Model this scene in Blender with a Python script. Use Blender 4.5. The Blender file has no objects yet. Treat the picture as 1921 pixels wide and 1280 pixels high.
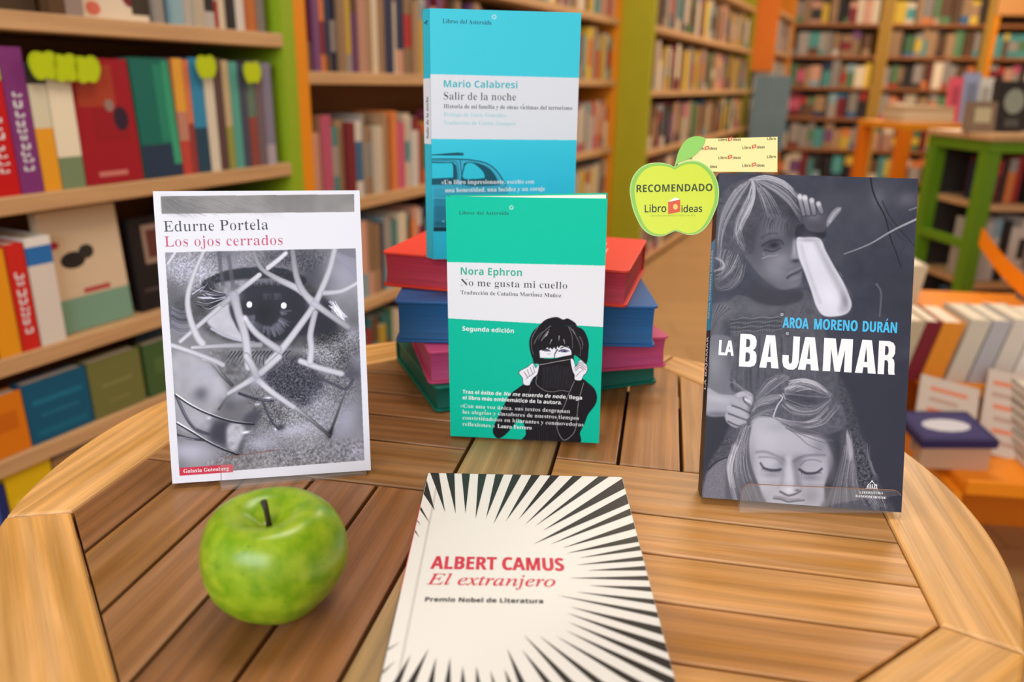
import bpy, math, random
import numpy as np
from mathutils import Matrix, Vector

random.seed(11)
rng = np.random.default_rng(7)
SC = bpy.context.scene
COL = SC.collection
TZ = 0.75                      # height of the table top

# ------------------------------------------------------------------ camera
F_PX, PITCH, ROLL, CAM_H = 1463.2, 0.32271, 0.02060, 0.28826
cp, sp, cr, sr = math.cos(PITCH), math.sin(PITCH), math.cos(ROLL), math.sin(ROLL)
r0, u0, f0 = Vector((1, 0, 0)), Vector((0, sp, cp)), Vector((0, cp, -sp))
CR, CU = cr * r0 + sr * u0, -sr * r0 + cr * u0
cam_data = bpy.data.cameras.new('camera')
cam = bpy.data.objects.new('camera', cam_data)
COL.objects.link(cam)
cam.matrix_world = Matrix((
    (CR.x, CU.x, -f0.x, 0), (CR.y, CU.y, -f0.y, 0), (CR.z, CU.z, -f0.z, TZ + CAM_H), (0, 0, 0, 1)))
cam_data.sensor_width = 36
cam_data.lens = 36 * F_PX / 1921
cam_data.clip_start = 0.02
cam_data.dof.use_dof = True
cam_data.dof.focus_distance = 0.567
cam_data.dof.aperture_fstop = 4.5
SC.camera = cam

# ------------------------------------------------------------------ light
SC.view_settings.view_transform = 'Standard'
SC.view_settings.look = 'None'
SC.view_settings.gamma = 1
SC.view_settings.use_curve_mapping = False
SC.view_settings.exposure = 0.0
world = bpy.data.worlds.new('world')
SC.world = world
world.use_nodes = True
world.node_tree.nodes['Background'].inputs[0].default_value = (0.98, 0.96, 0.97, 1)
world.node_tree.nodes['Background'].inputs[1].default_value = 0.44

def area(name, loc, target, sx, sy, power, col):
    d = bpy.data.lights.new(name, 'AREA')
    d.shape = 'RECTANGLE'; d.size = sx; d.size_y = sy; d.energy = power; d.color = col
    o = bpy.data.objects.new(name, d); COL.objects.link(o)
    o.location = loc
    o.rotation_euler = (Vector(target) - Vector(loc)).to_track_quat('-Z', 'Y').to_euler()
    return o
# shop window behind the photographer, ceiling panels over the shop
area('shop_window_daylight', (-0.9, -2.3, 2.0), (0, 0.6, 0.8), 2.4, 1.5, 84, (0.86, 0.93, 1.0))
area('ceiling_lamp_near', (0.1, 0.9, 2.75), (0.1, 0.9, 0), 1.2, 0.6, 21, (1.0, 0.95, 0.90))
area('ceiling_lamp_aisle', (1.2, 3.0, 2.75), (1.2, 3.0, 0), 1.2, 0.6, 38, (1.0, 0.88, 0.72))
area('ceiling_lamp_middle', (2.4, 5.2, 2.75), (2.4, 5.2, 0), 1.2, 0.6, 58, (1.0, 0.86, 0.68))
area('ceiling_lamp_back', (4.0, 7.0, 2.75), (4.0, 7.0, 0), 1.2, 0.6, 48, (1.0, 0.86, 0.68))

# ------------------------------------------------------------------ helpers
def lin(c):
    def f(v):
        v = max(0.0, v) / 255.0
        return v / 12.92 if v <= 0.04045 else ((v + 0.055) / 1.055) ** 2.4
    return (f(c[0]), f(c[1]), f(c[2]))

_m = {}
def mat(name, rgb, rough=0.5, spec=0.4, coat=0.0, var=0.0, vscale=40.0):
    if name in _m: return _m[name]
    m = bpy.data.materials.new(name); m.use_nodes = True
    nt = m.node_tree; b = nt.nodes['Principled BSDF']
    b.inputs['Roughness'].default_value = rough
    b.inputs['Specular IOR Level'].default_value = spec
    b.inputs['Coat Weight'].default_value = coat
    b.inputs['Coat Roughness'].default_value = 0.25
    l = lin(rgb)
    tc = nt.nodes.new('ShaderNodeTexCoord'); no = nt.nodes.new('ShaderNodeTexNoise')
    no.inputs['Scale'].default_value = vscale
    nt.links.new(tc.outputs['Object'], no.inputs['Vector'])
    mx = nt.nodes.new('ShaderNodeMix'); mx.data_type = 'RGBA'
    k = 1 - var
    mx.inputs[6].default_value = (l[0] * k, l[1] * k, l[2] * k, 1)
    mx.inputs[7].default_value = (min(1, l[0] * (1 + var)), min(1, l[1] * (1 + var)), min(1, l[2] * (1 + var)), 1)
    nt.links.new(no.outputs['Fac'], mx.inputs[0])
    nt.links.new(mx.outputs[2], b.inputs['Base Color'])
    _m[name] = m
    return m

def attr_mat(name, rough, spec=0.4, coat=0.0, attr='tint'):
    m = bpy.data.materials.new(name); m.use_nodes = True
    nt = m.node_tree; b = nt.nodes['Principled BSDF']
    a = nt.nodes.new('ShaderNodeAttribute'); a.attribute_name = attr
    nt.links.new(a.outputs['Color'], b.inputs['Base Color'])
    b.inputs['Roughness'].default_value = rough
    b.inputs['Specular IOR Level'].default_value = spec
    b.inputs['Coat Weight'].default_value = coat
    b.inputs['Coat Roughness'].default_value = 0.3
    return m
M_PRINT = attr_mat('printed_cover', 0.5, 0.16)
M_PRINT_GLOSS = attr_mat('printed_gloss_cover', 0.42, 0.2)
M_BOOK = attr_mat('shelved_book', 0.55, 0.3)

def wood_attr_mat(name, rough=0.36):
    m = bpy.data.materials.new(name); m.use_nodes = True
    nt = m.node_tree; N = nt.nodes; L = nt.links; b = N['Principled BSDF']
    uv = N.new('ShaderNodeUVMap'); uv.uv_map = 'UVMap'
    tint = N.new('ShaderNodeAttribute'); tint.attribute_name = 'tint'
    def noise(sx, sy, det, dist=0.0):
        mp = N.new('ShaderNodeMapping'); mp.inputs['Scale'].default_value = (sx, sy, 1)
        L.new(uv.outputs[0], mp.inputs[0])
        n = N.new('ShaderNodeTexNoise'); n.inputs['Scale'].default_value = 1.0
        n.inputs['Detail'].default_value = det; n.inputs['Distortion'].default_value = dist
        L.new(mp.outputs[0], n.inputs['Vector'])
        return n
    fine = noise(9, 480, 3)
    mid = noise(4, 60, 4, 0.8)
    big = noise(4, 22, 2, 1.2)
    # cathedral figure
    mp = N.new('ShaderNodeMapping'); mp.inputs['Scale'].default_value = (3.0, 26, 1)
    L.new(uv.outputs[0], mp.inputs[0])
    wv = N.new('ShaderNodeTexWave'); wv.wave_type = 'BANDS'; wv.bands_direction = 'Y'
    wv.inputs['Scale'].default_value = 0.9; wv.inputs['Distortion'].default_value = 7.0
    wv.inputs['Detail'].default_value = 2; wv.inputs['Detail Scale'].default_value = 0.7
    L.new(mp.outputs[0], wv.inputs['Vector'])
    def ramp(src, lo, hi, a=0.3, c=0.7):
        r = N.new('ShaderNodeMapRange'); r.inputs[1].default_value = a; r.inputs[2].default_value = c
        r.inputs[3].default_value = lo; r.inputs[4].default_value = hi
        L.new(src, r.inputs[0]); return r.outputs[0]
    def mul(x, y):
        q = N.new('ShaderNodeMath'); q.operation = 'MULTIPLY'; L.new(x, q.inputs[0]); L.new(y, q.inputs[1]); return q.outputs[0]
    v = mul(mul(ramp(fine.outputs['Fac'], 0.88, 1.09), ramp(mid.outputs['Fac'], 0.80, 1.12)),
            mul(ramp(big.outputs['Fac'], 0.86, 1.12), ramp(wv.outputs['Fac'], 0.87, 1.09, 0, 1)))
    hue = N.new('ShaderNodeHueSaturation')
    L.new(tint.outputs['Color'], hue.inputs['Color']); L.new(v, hue.inputs['Value'])
    L.new(ramp(mid.outputs['Fac'], 1.06, 0.92), hue.inputs['Saturation'])
    L.new(hue.outputs[0], b.inputs['Base Color'])
    L.new(ramp(fine.outputs['Fac'], rough + 0.08, rough - 0.04), b.inputs['Roughness'])
    b.inputs['Specular IOR Level'].default_value = 0.4
    bp = N.new('ShaderNodeBump'); bp.inputs['Strength'].default_value = 0.12; bp.inputs['Distance'].default_value = 0.0008
    L.new(fine.outputs['Fac'], bp.inputs['Height']); L.new(bp.outputs[0], b.inputs['Normal'])
    return m
M_TEAK = wood_attr_mat('oiled_teak')

def board_mat(name, rgb, rough=0.5):
    m = bpy.data.materials.new(name); m.use_nodes = True
    nt = m.node_tree; N = nt.nodes; L = nt.links; b = N['Principled BSDF']
    tc = N.new('ShaderNodeTexCoord'); mp = N.new('ShaderNodeMapping'); mp.inputs['Scale'].default_value = (2, 30, 30)
    L.new(tc.outputs['Object'], mp.inputs[0])
    n = N.new('ShaderNodeTexNoise'); n.inputs['Scale'].default_value = 2; n.inputs['Detail'].default_value = 4
    L.new(mp.outputs[0], n.inputs['Vector'])
    l = lin(rgb)
    r = N.new('ShaderNodeValToRGB')
    r.color_ramp.elements[0].position = 0.3; r.color_ramp.elements[1].position = 0.7
    r.color_ramp.elements[0].color = (l[0] * .82, l[1] * .8, l[2] * .78, 1)
    r.color_ramp.elements[1].color = (min(1, l[0] * 1.1), min(1, l[1] * 1.1), min(1, l[2] * 1.1), 1)
    L.new(n.outputs['Fac'], r.inputs[0]); L.new(r.outputs[0], b.inputs['Base Color'])
    b.inputs['Roughness'].default_value = rough
    return m
M_BEECH = board_mat('beech_board', (200, 158, 112))
M_BACKB = board_mat('brown_back_board', (150, 92, 46))
M_GREEN = mat('lime_green_paint', (142, 172, 30), 0.5, var=0.05, vscale=6)
M_OLIVE = mat('olive_green_paint', (162, 158, 8), 0.5, var=0.05, vscale=6)
M_ORANGE = mat('orange_paint', (226, 140, 14), 0.5, var=0.05, vscale=6)
M_ORANGE2 = mat('deep_orange_paint', (222, 116, 6), 0.5, var=0.05, vscale=6)
M_PAPER = mat('page_paper', (236, 228, 208), 0.8, 0.2, var=0.03, vscale=200)

def link(o, parent=None):
    COL.objects.link(o)
    if parent is not None: o.parent = parent
    return o
def tag(o, label=None, cat=None, group=None, kind=None):
    if label: o['label'] = label
    if cat: o['category'] = cat
    if group: o['group'] = group
    if kind: o['kind'] = kind
    return o
def empty(name, matrix, label=None, cat=None, group=None):
    o = bpy.data.objects.new(name, None); COL.objects.link(o)
    o.empty_display_size = 0.03
    o.matrix_world = matrix
    return tag(o, label, cat, group)
def mesh_obj(name, verts, faces, m, parent=None, smooth=False, tints=None):
    me = bpy.data.meshes.new(name)
    me.from_pydata([tuple(v) for v in verts], [], faces)
    if tints is not None:
        a = me.color_attributes.new('tint', 'FLOAT_COLOR', 'CORNER')
        arr = []
        for p in me.polygons:
            c = tints[p.index]
            arr += [c[0], c[1], c[2], 1.0] * p.loop_total
        a.data.foreach_set('color', arr)
    if smooth: me.polygons.foreach_set('use_smooth', [True] * len(me.polygons))
    me.materials.append(m)
    me.update()
    return link(bpy.data.objects.new(name, me), parent)

class MB:
    """collects shapes that belong to one part"""
    def __init__(s): s.v = []; s.f = []; s.t = []
    def add(s, v, f, tint=None):
        k = len(s.v); s.v += [tuple(p) for p in v]; s.f += [tuple(i + k for i in q) for q in f]
        s.t += [tint] * len(f) if not isinstance(tint, list) else tint
        return s
    def box(s, x0, x1, y0, y1, z0, z1, tint=None, bev=0.0):
        if bev <= 0:
            v = [(x0, y0, z0), (x1, y0, z0), (x1, y1, z0), (x0, y1, z0), (x0, y0, z1), (x1, y0, z1), (x1, y1, z1), (x0, y1, z1)]
            f = [(3, 2, 1, 0), (4, 5, 6, 7), (0, 1, 5, 4), (1, 2, 6, 5), (2, 3, 7, 6), (3, 0, 4, 7)]
            return s.add(v, f, tint)
        b = bev
        return s.prism([(x0, y0), (x1, y0), (x1, y1), (x0, y1)], z0, z1, tint, b)
    def prism(s, poly, z0, z1, tint=None, bev=0.0):
        """convex polygon (ccw) extruded in z with bevelled top and bottom rims"""
        n = len(poly)
        rings = [(poly, z0), (poly, z1)] if bev <= 0 else [(inset(poly, bev), z0), (poly, z0 + bev), (poly, z1 - bev), (inset(poly, bev * .3), z1 - bev * .3), (inset(poly, bev), z1)]
        v = []
        for p, z in rings: v += [(x, y, z) for x, y in p]
        f = [tuple(reversed(range(n)))]
        for r in range(len(rings) - 1):
            for i in range(n):
                j = (i + 1) % n
                f.append((r * n + i, r * n + j, (r + 1) * n + j, (r + 1) * n + i))
        f.append(tuple(range((len(rings) - 1) * n, len(rings) * n)))
        return s.add(v, f, tint)
    def build(s, name, m, parent=None, smooth=False):
        return mesh_obj(name, s.v, s.f, m, parent, smooth, s.t if s.t and s.t[0] is not None else None)

def inset(poly, d):
    n = len(poly); out = []
    for i in range(n):
        p, a, c = np.array(poly[i]), np.array(poly[i - 1]), np.array(poly[(i + 1) % n])
        e1 = p - a; e2 = c - p
        l1 = np.linalg.norm(e1); l2 = np.linalg.norm(e2)
        if l1 < 1e-9 or l2 < 1e-9: out.append(tuple(p)); continue
        n1 = np.array([-e1[1], e1[0]]) / l1; n2 = np.array([-e2[1], e2[0]]) / l2
        b = n1 + n2; k = d * 2 / max(0.5, b @ b)
        out.append(tuple(p + b * k))
    return out
def clip(poly, nx, ny, c):
    """keep nx*x+ny*y <= c"""
    out = []
    for i in range(len(poly)):
        a, b = poly[i], poly[(i + 1) % len(poly)]
        da, db = nx * a[0] + ny * a[1] - c, nx * b[0] + ny * b[1] - c
        if da <= 0: out.append(a)
        if (da < 0 < db) or (db < 0 < da):
            t = da / (da - db); out.append((a[0] + t * (b[0] - a[0]), a[1] + t * (b[1] - a[1])))
    return out
def frame(loc, xdir, zdir):
    x = Vector(xdir).normalized(); z = Vector(zdir).normalized(); y = z.cross(x).normalized(); x = y.cross(z)
    return Matrix(((x.x, y.x, z.x, loc[0]), (x.y, y.y, z.y, loc[1]), (x.z, y.z, z.z, loc[2]), (0, 0, 0, 1)))

# ------------------------------------------------------------------ lettering
def fancy(ch, st):
    base = {'serif': (0x1D400, 0x1D41A), 'ital': (0x1D434, 0x1D44E), 'sans': (0x1D5D4, 0x1D5EE),
            'light': (0x1D5A0, 0x1D5BA), 'sansit': (0x1D63C, 0x1D656), 'slab': (0x1D670, 0x1D68A)}.get(st)
    if not base: return ch
    if st == 'ital' and ch == 'h': return chr(0x210E)
    if 'A' <= ch <= 'Z': return chr(base[0] + ord(ch) - 65)
    if 'a' <= ch <= 'z': return chr(base[1] + ord(ch) - 97)
    if '0' <= ch <= '9' and st in ('serif', 'sans'): return chr({'serif': 0x1D7CE, 'sans': 0x1D7EC}[st] + ord(ch) - 48)
    return ch
ACC = {'á': ('a', 0), 'é': ('e', 0), 'í': ('i', 0), 'ó': ('o', 0), 'ú': ('u', 0), 'Á': ('A', 0), 'ñ': ('n', 1)}
def raw_text(s):
    cu = bpy.data.curves.new('t', 'FONT'); cu.body = s; cu.size = 1; cu.resolution_u = 3
    o = bpy.data.objects.new('t', cu); COL.objects.link(o)
    dg = bpy.context.evaluated_depsgraph_get()
    me = bpy.data.meshes.new_from_object(o.evaluated_get(dg), depsgraph=dg)
    v = np.array([p.co[:2] for p in me.vertices], float).reshape(-1, 2)
    f = [tuple(p.vertices) for p in me.polygons]
    bpy.data.objects.remove(o); bpy.data.curves.remove(cu); bpy.data.meshes.remove(me)
    return v, f
_tc = {}
def text_shape(s, st, bold=(0, 0)):
    key = (s, st, bold)
    if key in _tc: return _tc[key]
    plain = ''.join(fancy(ACC[c][0], st) if (c in ACC and st != 'plain') else fancy(c, st) for c in s)
    v, f = raw_text(plain)
    capv, _ = raw_text(fancy('E', st)); cap = capv[:, 1].max()
    # move the outlines outward / inward, horizontally and vertically by their own amounts
    if bold != (0, 0):
        ec = {}
        for q in f:
            for i in range(len(q)):
                e = (q[i], q[(i + 1) % len(q)]); ec[e] = 1
        nrm = np.zeros_like(v)
        for (a, b) in ec:
            if (b, a) not in ec:
                d = v[b] - v[a]; l = np.hypot(*d)
                if l > 1e-9:
                    n = np.array([d[1], -d[0]]) / l; nrm[a] += n; nrm[b] += n
        ln = np.linalg.norm(nrm, axis=1, keepdims=True); ln[ln == 0] = 1
        nrm = nrm / ln
        v = v + nrm * np.array(bold) * cap
    v = list(map(tuple, v))
    if st != 'plain':
        for i, c in enumerate(s):
            if c in ACC:
                b = fancy(ACC[c][0], st)
                pv, _ = raw_text(plain[:i + 1]); bv, _ = raw_text(b)
                cx = pv[:, 0].max() - (bv[:, 0].max() - bv[:, 0].min()) / 2
                top = bv[:, 1].max() + cap * 0.1; k = len(v); w = cap * 0.11
                if ACC[c][1] == 0:
                    v += [(cx - w, top), (cx + w * .3, top), (cx + w * 2, top + cap * .24), (cx + w * .6, top + cap * .24)]
                    f = f + [(k, k + 1, k + 2, k + 3)]
                else:
                    v += [(cx - 2 * w, top), (cx - w, top + cap * .12), (cx, top + cap * .08), (cx + w, top + cap * .02), (cx + 2 * w, top + cap * .14),
                          (cx + 2 * w, top + cap * .24), (cx + w, top + cap * .14), (cx, top + cap * .2), (cx - w, top + cap * .24), (cx - 2 * w, top + cap * .12)]
                    f = f + [(k, k + 1, k + 8, k + 9), (k + 1, k + 2, k + 7, k + 8), (k + 2, k + 3, k + 6, k + 7), (k + 3, k + 4, k + 5, k + 6)]
    v = np.array(v); v[:, 0] -= v[:, 0].min()
    _tc[key] = (v, f, v[:, 0].max(), cap)
    return _tc[key]

# ------------------------------------------------------------------ printed faces
def homography(src, dst):
    A = []; B = []
    for (x, y), (u, v) in zip(src, dst):
        A.append([x, y, 1, 0, 0, 0, -u * x, -u * y]); B.append(u)
        A.append([0, 0, 0, x, y, 1, -v * x, -v * y]); B.append(v)
    h = np.append(np.linalg.solve(np.array(A, float), np.array(B, float)), 1).reshape(3, 3)
    return h
def hmap(h, pts):
    p = np.atleast_2d(np.array(pts, float)); q = np.c_[p, np.ones(len(p))] @ h.T
    return q[:, :2] / q[:, 2:]

class Face:
    """a printed plane: measurements taken on the picture of the cover -> metres on the cover.
    Local cover axes: x across, z up, print lies at y = y0 (front towards -y)"""
    def __init__(s, parent, corners, W, H, y0, flat=False):
        s.p = parent; s.W = W; s.H = H; s.y0 = y0; s.flat = flat
        s.h = homography(corners, [(0, H), (W, H), (W, 0), (0, 0)]); s.hi = np.linalg.inv(s.h)
        s.k = 0
    def P(s, u, v, lift):
        return (u, v, s.y0 + lift) if s.flat else (u, s.y0 - lift, v)
    def poly(s, name, pts, m, lift=0.00012, cut=True, z=None):
        q = [tuple(a) for a in hmap(s.h, pts)]
        if cut:
            for c in ((1, 0, s.W), (-1, 0, 0), (0, 1, s.H), (0, -1, 0)): q = clip(q, *c) if q else q
        return q
    def plain(s, name, polys, m, lift=0.00012):
        b = MB()
        for pts in polys:
            q = s.poly(name, pts, m)
            if len(q) < 3: continue
            ar = sum(q[i][0] * q[(i + 1) % len(q)][1] - q[(i + 1) % len(q)][0] * q[i][1] for i in range(len(q)))
            if (ar < 0): q = q[::-1]
            b.add([s.P(x, y, lift) for x, y in q], [tuple(range(len(q)))])
        return b.build(name, m, s.p)
    def text(s, name, str_, p0, p1, cap, st, m, bold=(0, 0), lift=0.00016, join=None):
        v, f, w, c = text_shape(str_, st, bold)
        a, b, t = hmap(s.h, [p0, p1, (p0[0], p0[1] - cap)])
        e = b - a; L = np.hypot(*e); e = e / L; n = np.array([-e[1], e[0]])
        capm = abs((t - a) @ n)
        pts = [a + e * (x / w * L) + n * (y / c * capm) for x, y in v]
        V = [s.P(x, y, lift) for x, y in pts]
        if join is not None: join.add(V, f); return None
        return mesh_obj(name, V, f, m, s.p)

def blur(a, r):
    """separable gaussian blur"""
    if r < 0.3: return a
    n = int(r * 3) + 1
    k = np.exp(-0.5 * (np.arange(-n, n + 1) / r) ** 2); k /= k.sum()
    p = np.pad(a, ((n, n), (0, 0)), mode='edge')
    o = sum(k[i] * p[i:i + a.shape[0]] for i in range(2 * n + 1))
    p = np.pad(o, ((0, 0), (n, n)), mode='edge')
    return sum(k[i] * p[:, i:i + a.shape[1]] for i in range(2 * n + 1))
def fnoise(shape, cell, seed, octaves=3):
    g = np.random.default_rng(seed); out = np.zeros(shape); amp = 1; tot = 0
    for o in range(octaves):
        c = max(1.0, cell / 2 ** o)
        h, w = int(shape[0] / c) + 3, int(shape[1] / c) + 3
        r = g.random((h, w)) * 2 - 1
        yy = np.arange(shape[0]) / c; xx = np.arange(shape[1]) / c
        y0 = yy.astype(int); x0 = xx.astype(int); fy = (yy - y0)[:, None]; fx = (xx - x0)[None, :]
        fy = fy * fy * (3 - 2 * fy); fx = fx * fx * (3 - 2 * fx)
        a = r[y0][:, x0]; b = r[y0][:, x0 + 1]; cc = r[y0 + 1][:, x0]; d = r[y0 + 1][:, x0 + 1]
        out += amp * ((a * (1 - fx) + b * fx) * (1 - fy) + (cc * (1 - fx) + d * fx) * fy)
        tot += amp; amp *= 0.55
    return out / tot
def spline(pts, n=10, closed=False):
    P = [np.array(p, float) for p in pts]
    if len(P) < 3: return np.array(P)
    out = []
    N = len(P) if closed else len(P) - 1
    for i in range(N):
        if closed: a, b, c, d = P[i - 1], P[i], P[(i + 1) % len(P)], P[(i + 2) % len(P)]
        else: a, b, c, d = P[max(i - 1, 0)], P[i], P[i + 1], P[min(i + 2, len(P) - 1)]
        for k in range(n):
            t = k / n
            out.append(0.5 * ((2 * b) + (-a + c) * t + (2 * a - 5 * b + 4 * c - d) * t * t + (-a + 3 * b - 3 * c + d) * t ** 3))
    if not closed: out.append(P[-1])
    return np.array(out)

class Canvas:
    """artwork of one cover; coordinates are the ones read off the picture"""
    def __init__(s, x0, y0, x1, y1, base, sc=1.4):
        s.x0, s.y0, s.sc = x0, y0, sc
        s.w, s.h = int((x1 - x0) * sc), int((y1 - y0) * sc)
        s.a = np.zeros((s.h, s.w, 3)); s.a[:] = base
        s.map = lambda p: p
    def T(s, pts):
        p = np.atleast_2d(np.array(pts, float)); p = np.array([s.map(q) for q in p])
        return (p - [s.x0, s.y0]) * s.sc
    def _box(s, p, m):
        xa, ya = np.floor(p.min(0) - m).astype(int); xb, yb = np.ceil(p.max(0) + m).astype(int)
        xa, ya = max(xa, 0), max(ya, 0); xb, yb = min(xb, s.w), min(yb, s.h)
        return xa, ya, xb, yb
    def comp(s, xa, ya, xb, yb, m, col):
        m = np.clip(m, 0, 1)[..., None]
        col = np.array(col, float)
        if col.ndim == 0: col = np.array([col, col, col + 7.0])
        s.a[ya:yb, xa:xb] = s.a[ya:yb, xa:xb] * (1 - m) + col * m
    def mask(s, pts, feather, smooth):
        p = s.T(pts)
        if smooth: p = spline(p, 8, True)
        fe = feather * s.sc
        xa, ya, xb, yb = s._box(p, fe * 3 + 2)
        if xb <= xa or yb <= ya: return None
        SS = 2
        X = (np.arange((xb - xa) * SS) + .5) / SS + xa; Y = (np.arange((yb - ya) * SS) + .5) / SS + ya
        ins = np.zeros((len(Y), len(X)), bool)
        for i in range(len(p)):
            (ax, ay), (bx, by) = p[i], p[(i + 1) % len(p)]
            if ay == by: continue
            lo, hi = (ay, by) if ay < by else (by, ay)
            rows = np.nonzero((Y >= lo) & (Y < hi))[0]
            if len(rows) == 0: continue
            xs = ax + (Y[rows] - ay) / (by - ay) * (bx - ax)
            ins[rows] ^= X[None, :] > xs[:, None]
        m = ins.reshape(yb - ya, SS, xb - xa, SS).mean((1, 3))
        if fe > 0.3: m = blur(m, fe)
        return xa, ya, xb, yb, m
    def poly(s, pts, col, feather=0.4, alpha=1.0, smooth=True, tex=None):
        r = s.mask(pts, feather, smooth)
        if r is None: return
        xa, ya, xb, yb, m = r
        if tex is not None:
            cell, amp, seed = tex
            n = fnoise((yb - ya, xb - xa), cell * s.sc, seed)[..., None] * amp
            col = np.array(col, float); col = (col if col.ndim else np.array([col] * 3)) + n
            mm = np.clip(m * alpha, 0, 1)[..., None]
            s.a[ya:yb, xa:xb] = s.a[ya:yb, xa:xb] * (1 - mm) + col * mm
        else: s.comp(xa, ya, xb, yb, m * alpha, col)
    def line(s, pts, w0, w1, col, alpha=1.0, feather=0.5, smooth=True, col1=None):
        p = s.T(pts)
        if smooth and len(p) > 2: p = spline(p, 6)
        n = len(p); fe = max(0.35, feather * s.sc)
        xa, ya, xb, yb = s._box(p, max(w0, w1) * s.sc + fe * 2 + 1)
        if xb <= xa or yb <= ya: return
        Y, X = np.mgrid[ya:yb, xa:xb].astype(float)
        best = np.full(X.shape, 1e9); T = np.zeros(X.shape)
        cl = np.r_[0, np.cumsum(np.hypot(*np.diff(p, axis=0).T))]; tot = max(cl[-1], 1e-6)
        for i in range(n - 1):
            a, b = p[i], p[i + 1]; d = b - a; l2 = d @ d
            if l2 < 1e-9: continue
            t = np.clip(((X - a[0]) * d[0] + (Y - a[1]) * d[1]) / l2, 0, 1)
            tt = (cl[i] + t * math.sqrt(l2)) / tot
            dd = np.hypot(X - a[0] - t * d[0], Y - a[1] - t * d[1]) - (w0 + (w1 - w0) * tt) * s.sc / 2
            u = dd < best; best[u] = dd[u]; T[u] = tt[u]
        m = np.clip(0.5 - best / (2 * fe), 0, 1) * alpha
        if col1 is not None:
            c0 = np.array(col, float) * np.ones(3); c1 = np.array(col1, float) * np.ones(3)
            c = c0 + (c1 - c0) * T[..., None]
            s.a[ya:yb, xa:xb] = s.a[ya:yb, xa:xb] * (1 - m[..., None]) + c * m[..., None]
        else: s.comp(xa, ya, xb, yb, m, col)
    def tube(s, pts, w0, w1, core, edge, feather=1.0, core1=None):
        """a rounded twig: dark rim, bright core"""
        s.line(pts, w0, w1, edge, 0.85, feather, col1=None)
        s.line(pts, w0 * .55, w1 * .55, core, 0.9, feather * 1.2, col1=core1)
    def blob(s, c, rx, ry, col, alpha=0.6, ang=0.0):
        q, q2 = s.T([c, (c[0] + 100, c[1])]); k_ = np.hypot(*(q2 - q)) / 100; rx *= k_; ry *= k_
        R = max(rx, ry) * 2.4
        xa, ya, xb, yb = s._box(np.array([q - R, q + R]), 1)
        if xb <= xa or yb <= ya: return
        Y, X = np.mgrid[ya:yb, xa:xb].astype(float); X -= q[0]; Y -= q[1]
        c_, s_ = math.cos(math.radians(ang)), math.sin(math.radians(ang))
        u = (X * c_ + Y * s_) / rx; v = (-X * s_ + Y * c_) / ry
        s.comp(xa, ya, xb, yb, np.exp(-(u * u + v * v)) * alpha, col)
    def hair(s, A, B, n, lo, hi, w=0.9, alpha=0.6, jit=2.0, seed=1, bias=1.0):
        """n strands between two guide curves"""
        g = random.Random(seed)
        A = spline([s.map(p) for p in A], 5); B = spline([s.map(p) for p in B], 5)
        keep = s.map; s.map = lambda p: p
        k = 10
        ta = [A[min(len(A) - 1, int(i / (k - 1) * (len(A) - 1)))] for i in range(k)]
        tb = [B[min(len(B) - 1, int(i / (k - 1) * (len(B) - 1)))] for i in range(k)]
        for _ in range(n):
            t = g.random(); o = (g.uniform(-jit, jit), g.uniform(-jit, jit)); o2 = (g.uniform(-jit, jit), g.uniform(-jit, jit))
            i0 = g.randint(0, 3); i1 = g.randint(6, k - 1)
            pts = []
            for i in range(i0, i1 + 1):
                f = i / (k - 1); a = ta[i] * (1 - t) + tb[i] * t
                pts.append((a[0] + o[0] * (1 - f) + o2[0] * f, a[1] + o[1] * (1 - f) + o2[1] * f))
            v = lo + (hi - lo) * g.random() ** bias
            s.line(pts[::2] + [pts[-1]], w * g.uniform(.5, 1.4), w * .4, v, alpha, 0.35)
        s.map = keep
    def speck(s, pts, cell, amp, seed, feather=4, sharp=1.0):
        """fine texture inside a region"""
        r = s.mask(pts, feather, True)
        if r is None: return
        xa, ya, xb, yb, m = r
        n = fnoise((yb - ya, xb - xa), cell * s.sc, seed, 3)
        n = np.sign(n) * np.abs(n) ** sharp
        s.a[ya:yb, xa:xb] += (n * amp * m)[..., None]

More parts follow.
